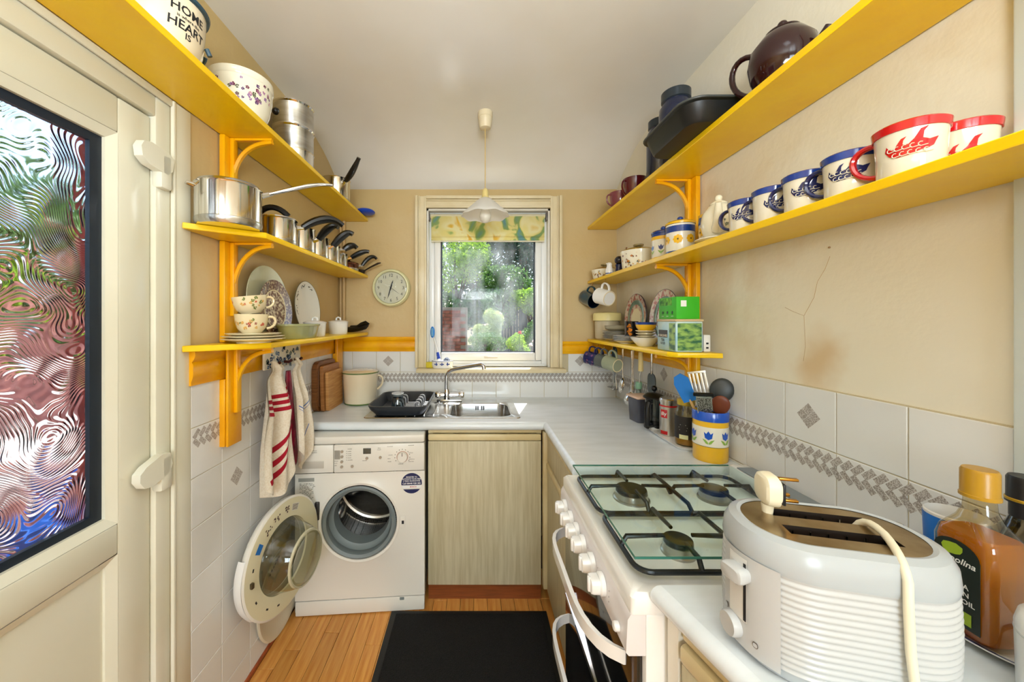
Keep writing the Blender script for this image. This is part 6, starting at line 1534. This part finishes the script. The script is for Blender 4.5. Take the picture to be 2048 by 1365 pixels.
for nm, a, L, w in (('hour_hand', 12.55, .05, .0042), ('minute_hand', 6.55, .072, .0032), ('second_hand', 4.2, .07, .001)):
    b = PI / 2 - a * PI / 6
    obj(nm, MB().prism([(-.014, -w), (L * .6, -w), (L, 0), (L * .6, w), (-.014, w)], .032, .0332, RZ(b)), INK, f)
obj('clock_glass', MB().lathe([(.098, .04), (.06, .0435), (0, .0445)], 48), CLEARG, t)

# ---------------------------------------------------------------- pendant lamp
t = thing('pendant_lamp', 'white glass coolie pendant lamp hanging before the window', 'lamp', (.047, 1.763, 1.83))
IVP = mat('ivory_bakelite', (226, 212, 178), .35)
obj('ceiling_rose', MB().lathe([(.036, .5142), (.036, .49), (.033, .487), (.033, .47), (.031, .467), (.03, .45), (.026, .438), (.008, .434), (0, .434)], 32), IVP, t)
obj('cord', MB().tube([(0, 0, .436), (0, 0, .14)], .0025, 8), mat('yellowed_flex', (206, 178, 116), .5), t)
obj('lampholder', MB().lathe([(0, .145), (.01, .144), (.016, .13), (.017, .105), (.021, .102), (.021, .088), (.017, .08)], 24), mat('aged_holder', (216, 196, 128), .35), t)
sh = MB(); n = 64
P = [(.019, .101), (.028, .096), (.05, .078), (.075, .054), (.098, .034), (.112, .02), (.1135, .014)]
rows = [[((r * (1 + .012 * math.cos(8 * a) * (r / .11) ** 3)) * math.cos(a), (r * (1 + .012 * math.cos(8 * a) * (r / .11) ** 3)) * math.sin(a), z - .003 * math.cos(8 * a) * (r / .11) ** 4) for a in [2 * PI * i / n for i in range(n)]] for r, z in P]
sh.loft(rows); obj('lamp_shade', sh, translucent('opal_glass', (250, 249, 246), .6, .2), t)
b = obj('bulb', MB().lathe([(0, -.02), (.014, -.017), (.024, -.006), (.028, .01), (.025, .03), (.016, .05), (.014, .062)], 28), translucent('pearl_bulb', (244, 240, 228), .3, .25), t)
obj('bulb_cap', MB().lathe([(.0142, .06), (.0145, .064), (.0145, .085), (0, .086)], 24), mat('bulb_cap_white', (224, 214, 196), .4), b)

# ---------------------------------------------------------------- roller blind
t = thing('roller_blind', 'short patterned yellow and green roller blind at the top of the window', 'blind', (0, 0, 0))
def blind_mat():
    m = translucent('blind_print', (240, 226, 140), .55, .8); N = m.node_tree.nodes; L = m.node_tree.links
    tc = N.new('ShaderNodeTexCoord'); mp = N.new('ShaderNodeMapping'); mp.inputs['Scale'].default_value = (9, 1, 7)
    t1 = N.new('ShaderNodeTexNoise'); t1.inputs['Scale'].default_value = 1.0; t1.inputs['Detail'].default_value = 2.5; t1.inputs['Distortion'].default_value = .6
    r = N.new('ShaderNodeValToRGB'); r.color_ramp.interpolation = 'EASE'
    e = r.color_ramp.elements; e[0].position = .34; e[0].color = (*lin((140, 186, 186)), 1); e[1].position = .42; e[1].color = (*lin((176, 200, 130)), 1)
    for p, c in ((.47, (246, 236, 170)), (.58, (252, 246, 206)), (.66, (244, 214, 100)), (.73, (236, 170, 90))): x = e.new(p); x.color = (*lin(c), 1)
    L.new(tc.outputs['Object'], mp.inputs[0]); L.new(mp.outputs[0], t1.inputs[0]); L.new(t1.outputs[0], r.inputs[0])
    for nd in N:
        if nd.type in ('BSDF_PRINCIPLED', 'BSDF_TRANSLUCENT'): L.new(r.outputs[0], nd.inputs[0])
    return m
BM = blind_mat()
obj('roller', MB().tube([(-.285, 2.313, 1.998), (.44, 2.313, 1.998)], .015, 16), mat('roller_cloth', (214, 204, 170), .7), t)
obj('fabric', MB().grid(lambda u, v: (-.278 + u * .712, 2.2985 - .002 * math.sin(PI * v), 1.998 - v * .155), 30, 8).grid(lambda u, v: (-.278 + u * .712, 2.2993 - .002 * math.sin(PI * v), 1.998 - v * .155), 30, 8), BM, t)
obj('hem_fold', MB().tube([(-.278, 2.2985, 1.866), (.434, 2.2985, 1.866)], .0045, 8), BM, t)
obj('hem_bar', MB().box(-.278, .434, 2.296, 2.302, 1.834, 1.842, .002), mat('hem_white', (232, 224, 196), .5), t)
for x in (-.293, .449): obj('blind_bracket', MB().box(x - .004, x + .004, 2.292, 2.335, 1.97, 2.02, .002), mat('bracket_grey', (110, 104, 100), .4, metal=.5), t)

# ---------------------------------------------------------------- things on the window sill
t = thing('brush_pot', 'oval white pot with blue folk pattern on the window sill', 'pot', (-.205, 2.262, 1.0445))
el3 = lambda z, k: [(.066 * k * math.cos(i * PI / 20), .034 * k * math.sin(i * PI / 20), z) for i in range(40)]
obj('pot_body', MB().loft([el3(0, .86), el3(.004, .92), el3(.022, 1), el3(.042, .97), el3(.046, 1.0), el3(.047, .93), el3(.01, .85)], cap0=True, cap1=True), WCER, t)
q = MB()
for x in (-.034, .0, .034):
    y = -.0345 * math.sqrt(max(0, 1 - (x / .066) ** 2)) - .0006
    for dx_, dz, r in ((0, .024, .006), (-.009, .026, .004), (.009, .026, .004), (0, .033, .004)): put_poly(q, blob(0, 0, r, 8, .15), flat((x + dx_, y - .0006, dz), (1, 0, 0), (0, 0, 1)))
stuff(obj('blue_print', q, BP, t)); obj('blue_rim_line', MB().loft([el3(.0425, .985), el3(.0445, 1.012), el3(.046, 1.008)]), BP, t)
t = thing('dish_brush', 'blue and white dish brush standing in the sill pot', 'brush', (-.218, 2.262, 1.056))
obj('grip', MB().tube([(.0, 0, 0), (-.013, .006, .06)], [.011, .012], 10), WHITEPL, t); obj('blue_grip', MB().tube([(-.0095, .002, .045), (-.018, .006, .085)], [.0115, .008], 10), MATS['blue_plastic'] if 'blue_plastic' in MATS else BLUE, t)
obj('stem', MB().tube([(-.018, .006, .085), (-.042, .012, .175)], [.005, .0045], 8), WHITEPL, t)
obj('brush_head', MB().sphere((-.05, .012, .21), 1, 16, (.014, .01, .036)), mat('sky_blue_plastic', (40, 130, 214), .35), t); obj('bristles', MB().box(-.056, -.044, -.012, .006, .185, .235, .003), mat('bristle_blue', (120, 180, 224), .8, bump=(200, .8)), t)
t = tag(obj('scourer', MB().sphere((0, 0, 0), 1, 16, (.022, .016, .028)), mat('navy_scourer', (52, 70, 104), .9, noise=(90, 2), col2=(150, 160, 180), bump=(120, 1)), loc=(-.178, 2.262, 1.082)), 'crumpled navy scourer tucked in the sill pot', 'scourer')
t = tag(obj('sponge', MB().box(-.022, .022, -.015, .015, 0, .036, .006), mat('yellow_sponge', (226, 206, 60), .9, bump=(150, .8)), loc=(-.286, 2.27, 1.0445), rz=.1), 'yellow sponge beside the sill pot', 'sponge')

# ---------------------------------------------------------------- garden behind the window
def leafmat(name, c1, c2): return translucent_leaf(name, c1, c2)
def translucent_leaf(name, c1, c2):
    m = mat(name, c1, .5, noise=(5, 3), col2=c2); N = m.node_tree.nodes; L = m.node_tree.links
    b = N['Principled BSDF']; tr = N.new('ShaderNodeBsdfTranslucent'); L.new(b.inputs['Base Color'].links[0].from_socket, tr.inputs[0])
    mx = N.new('ShaderNodeMixShader'); mx.inputs[0].default_value = .35
    L.new(b.outputs[0], mx.inputs[1]); L.new(tr.outputs[0], mx.inputs[2]); L.new(mx.outputs[0], N['Material Output'].inputs[0]); return m
LG = leafmat('leaf_lime', (176, 208, 60), (120, 166, 40)); LD = leafmat('leaf_dark', (62, 104, 70), (34, 66, 52)); LM = leafmat('leaf_mid', (112, 152, 76), (70, 112, 52)); LP = leafmat('leaf_pale', (196, 208, 140), (140, 166, 96))
BARK = mat('bark', (96, 78, 60), .9, bump=(30, .6))
def bush(name, label, c, rad, n, size, material, seed, z0, cat='shrub', group='garden shrubs behind the window', clumps=9, stem=True):
    t = thing(name, label, cat, (c[0], c[1], z0), group=group); rng = random.Random(seed); q = MB(); h = c[2] - z0
    cl = []
    for i in range(clumps):
        u = rng.uniform(-1, 1); a = rng.uniform(0, 2 * PI); s = math.sqrt(1 - u * u)
        cl.append((Vector((s * math.cos(a) * rad[0] * .62, s * math.sin(a) * rad[1] * .62, u * rad[2] * .62 + h)), rng.uniform(.38, .62)))
    vs = []; fs = []
    for i in range(n):
        cc, k = rng.choice(cl)
        d = Vector((rng.gauss(0, 1), rng.gauss(0, 1), rng.gauss(0, 1))).normalized() * rng.uniform(.6, 1) ** .5
        p = cc + Vector((d.x * rad[0], d.y * rad[1], d.z * rad[2])) * k
        if p.z < .02: p.z = .02 + rng.random() * .1
        a = Vector((rng.gauss(0, 1), rng.gauss(0, 1), rng.gauss(0, 1))).normalized(); b_ = a.cross(Vector((rng.gauss(0, 1), rng.gauss(0, 1), rng.gauss(0, 1)))).normalized()
        s = size * rng.uniform(.6, 1.2); k0 = len(vs)
        vs += [tuple(p - a * s), tuple(p + b_ * s * .45), tuple(p + a * s), tuple(p - b_ * s * .45)]; fs.append((k0, k0 + 1, k0 + 2, k0 + 3))
    me = bpy.data.meshes.new('foliage'); me.from_pydata(vs, [], fs); me.materials.append(material); obj('foliage', me, None, t)
    if stem:
        q = MB().tube([(0, 0, 0), (.02 * rad[0], 0, h * .6), (-.05 * rad[0], .02, h)], [.06 * rad[0] + .01, .045 * rad[0] + .008, .02], 8)
        for i in range(4): q.tube([(0, 0, h * .45), tuple(cl[i][0] * .8 + Vector((0, 0, h * .15)))], [.03 * rad[0] + .006, .008], 6)
        obj('stem', q, BARK, t)
    return t
GZ = .35
struct(tag(obj('garden_ground', MB().box(-4.5, 6, 4.2, 17, .2, GZ, .02), mat('garden_soil', (134, 120, 86), .95, noise=(3, 5), col2=(96, 108, 60))), 'rough garden ground beyond the window', 'ground'))
struct(tag(obj('patio_ground', MB().box(-7, 6, -4, 4.2, -.45, -.35), mat('patio_slab', (120, 106, 98), .9, noise=(2, 4), col2=(84, 72, 68))), 'dark paved ground outside the house', 'ground'))
t = thing('garden_wall', 'low pale stone retaining wall at the front of the garden', 'garden wall', (0, 0, 0))
for i in range(14): obj('coping_stone', MB().box(-1.8 + i * .3, -1.506 + i * .3, 4.15, 4.45, .86, .93, .012), mat('pale_stone', (206, 190, 158), .85, noise=(9, 4), col2=(176, 158, 128), rnd=(.85, 1.1)), t)
obj('wall_face', MB().box(-1.8, 2.4, 4.2, 4.4, -.35, .86), mat('rough_stone', (160, 140, 112), .9, noise=(6, 4), bump=(12, .8)), t)
for i, (x, y, r, h, mt, lab) in enumerate(((-2.2, 13.5, 1.9, 3.0, LD, 'leftmost'), (.1, 14.4, 1.7, 3.4, LD, 'middle'), (2.4, 13.2, 2.0, 3.6, LD, 'rightmost'))):
    bush('dark_tree', lab + ' of the tall dark trees at the end of the garden', (x, y, h), (r, 1.2, 2.6), 9000, .085, mt, 30 + i, GZ, 'tree', 'dark trees at the end of the garden', 16)
bush('lime_tree', 'sunlit lime green tree at the upper left of the window view', (-.52, 9.6, 3.05), (.85, .8, .95), 5200, .05, LG, 40, GZ, 'tree', None, 12)
bush('dark_conifer', 'dense blue-green tree at the upper right of the window view', (1.35, 10.6, 3.5), (1.2, .9, 1.2), 7000, .06, LD, 41, GZ, 'tree', None, 14)
bush('leafy_shrub', 'mid green shrub in the centre of the window view, behind the pale bush', (.55, 8.6, 1.95), (.75, .6, .75), 4200, .05, LM, 42, GZ)
bush('leafy_shrub', 'broad lime shrub at the right of the window view above the fence', (1.35, 8.4, 1.85), (.6, .5, .42), 3600, .045, LG, 43, GZ)
bush('leafy_shrub', 'shady green shrub at the left of the window view above the brick wall', (-.35, 8.9, 1.75), (.75, .5, .65), 3800, .05, LM, 44, GZ)
bush('round_bush', 'rounded pale bush in the lower middle of the window view', (.2, 6.0, 1.25), (.26, .26, .3), 4200, .022, LP, 45, GZ)
bush('leafy_shrub', 'low feathery plants round the foot of the pale bush', (.16, 5.4, .98), (.3, .22, .18), 2600, .02, LM, 46, GZ)
bush('leafy_shrub', 'low green rose bush at the lower right of the window view', (.66, 5.1, 1.02), (.2, .2, .16), 1800, .022, LG, 47, GZ)
bush('leafy_shrub', 'young green shrub at the right edge of the window view', (.98, 6.4, 1.12), (.2, .2, .24), 1600, .025, LM, 48, GZ)
for x, y, z, c, lab in ((.6, 4.95, 1.16, (190, 60, 50), 'red rose bloom in the garden'), (.74, 4.9, 1.0, (238, 226, 226), 'white rose bloom in the garden'), (.78, 4.86, 1.05, (236, 216, 218), 'pale pink rose bloom in the garden')):
    q = MB(); rng = random.Random(int(x * 100))
    for i in range(9):
        a = i * 2.4; q.sphere((.014 * math.cos(a), .014 * math.sin(a), .004 * i), .016 - .0008 * i, 8, (1, 1, .6))
    o = thing('rose', lab, 'flower', (x, y, z - .3)); obj('bloom', q, mat('petal_%d' % c[1], c, .6), o, (0, 0, .3)); obj('stem', MB().tube([(0, 0, -.3), (0, 0, .3)], .004, 6), LM, o)
t = thing('garden_fence', 'dark close-board fence on the right of the garden', 'fence', (0, 0, 0))
FD = mat('dark_fence', (74, 82, 96), .9, noise=(3, 4), col2=(52, 56, 66), stretch=(8, 1, 1), rnd=(.8, 1.15))
for i in range(22): obj('fence_board', MB().box(.5 + i * .075, .57 + i * .075, 9.3 + .006 * (i % 2), 9.32 + .006 * (i % 2), GZ, 1.72, .003), FD, t)
t = thing('brick_outbuilding', 'red brick outbuilding wall at the left of the window view', 'outbuilding', (0, 0, 0))
rng = random.Random(12); BK = mat('old_brick', (170, 104, 84), .9, noise=(10, 3), col2=(132, 76, 62), rnd=(.75, 1.2))
obj('mortar', MB().box(-1.1, -.18, 7.82, 8.2, GZ, 1.62), mat('mortar', (150, 136, 120), .95), t)
bk = MB().box(0, .215, 0, .02, 0, .065, .003, seg=1).mesh('brick', BK)
for r in range(16):
    for c in range(5):
        x = -1.1 + c * .225 - (.11 if r % 2 else 0)
        if -1.12 < x < -.39: obj('brick', bk, None, t, (x, 7.8, GZ + .01 + r * .075))
t = thing('garden_chair', 'white metal garden chair at the lower left of the window view', 'chair', (-.36, 3.6, -.35))
WCI = mat('white_metal', (226, 226, 222), .4)
obj('seat', MB().box(-.2, .2, -.2, .2, 1.25, 1.28, .008), WCI, t); obj('backrest', MB().tube([(-.2, .2, 1.27), (-.24, .24, 1.62), (-.2, .25, 1.68), (-.1, .25, 1.62), (-.06, .2, 1.27)], .014, 8), WCI, t)
for x in (-.18, .18):
    for y in (-.18, .18): obj('leg', MB().tube([(x, y, 0), (x, y, 1.255)], .014, 8), WCI, t)

# ---------------------------------------------------------------- side yard seen through the obscure door glass
t = thing('yard_wall', 'pink rendered yard wall beyond the door glass', 'wall', (0, 0, 0))
obj('render', MB().box(-3.25, -3.05, .4, 6, -.35, 1.72), mat('pink_render', (214, 150, 138), .85, noise=(2.2, 4), col2=(196, 128, 116)), t)
obj('coping', MB().box(-3.28, -3.02, .4, 6, 1.72, 1.78, .01), mat('terracotta_coping', (184, 112, 96), .85), t)
for i, (y, z, r) in enumerate(((1.9, 1.52, .28), (2.75, 1.5, .34), (3.4, 1.5, .28))): bush('climbing_plant', ('nearest', 'middle', 'farthest')[i] + ' of the green climbers on the yard wall', (-2.9, y, z), (.1, .42, r * .62), 1300, .05, LM if i else LG, 60 + i, -.35, 'plant', 'climbers on the yard wall', 6)
for i, (y, z) in enumerate(((1.7, 2.2), (2.6, 2.15), (3.6, 2.3))): bush('yard_shrub', ('nearest', 'middle', 'farthest')[i] + ' of the shrubs behind the yard wall', (-3.75, y, z), (.4, .6, .4), 1700, .07, LM, 70 + i, -.35, 'shrub', 'shrubs behind the yard wall', 7)
t = thing('yard_bench', 'white slatted bench against the yard wall beyond the door', 'bench', (-2.6, 2.5, -.35))
for i in range(3): obj('slat', MB().box(-.18 + i * .12, -.08 + i * .12, -.9, .9, .83, .86, .005), WCI, t)
obj('backrest', MB().box(-.22, -.2, -.9, .9, .86, .99, .005), WCI, t)
for y in (-.8, .8): obj('leg', MB().box(-.18, .14, y - .03, y + .03, 0, .83, .005), WCI, t)
t = thing('recycling_box', 'blue recycling box standing in the yard beyond the door', 'box', (-2.05, 2.2, -.35))
obj('box_body', MB().loft([rr3(0, 0, 0, .36, .9, .04), rr3(0, 0, .7, .44, 1.0, .05), rr3(0, 0, .7, .4, .96, .045), rr3(0, 0, .02, .33, .86, .035)], cap0=True, cap1=True), mat('bin_blue', (40, 92, 170), .45), t)
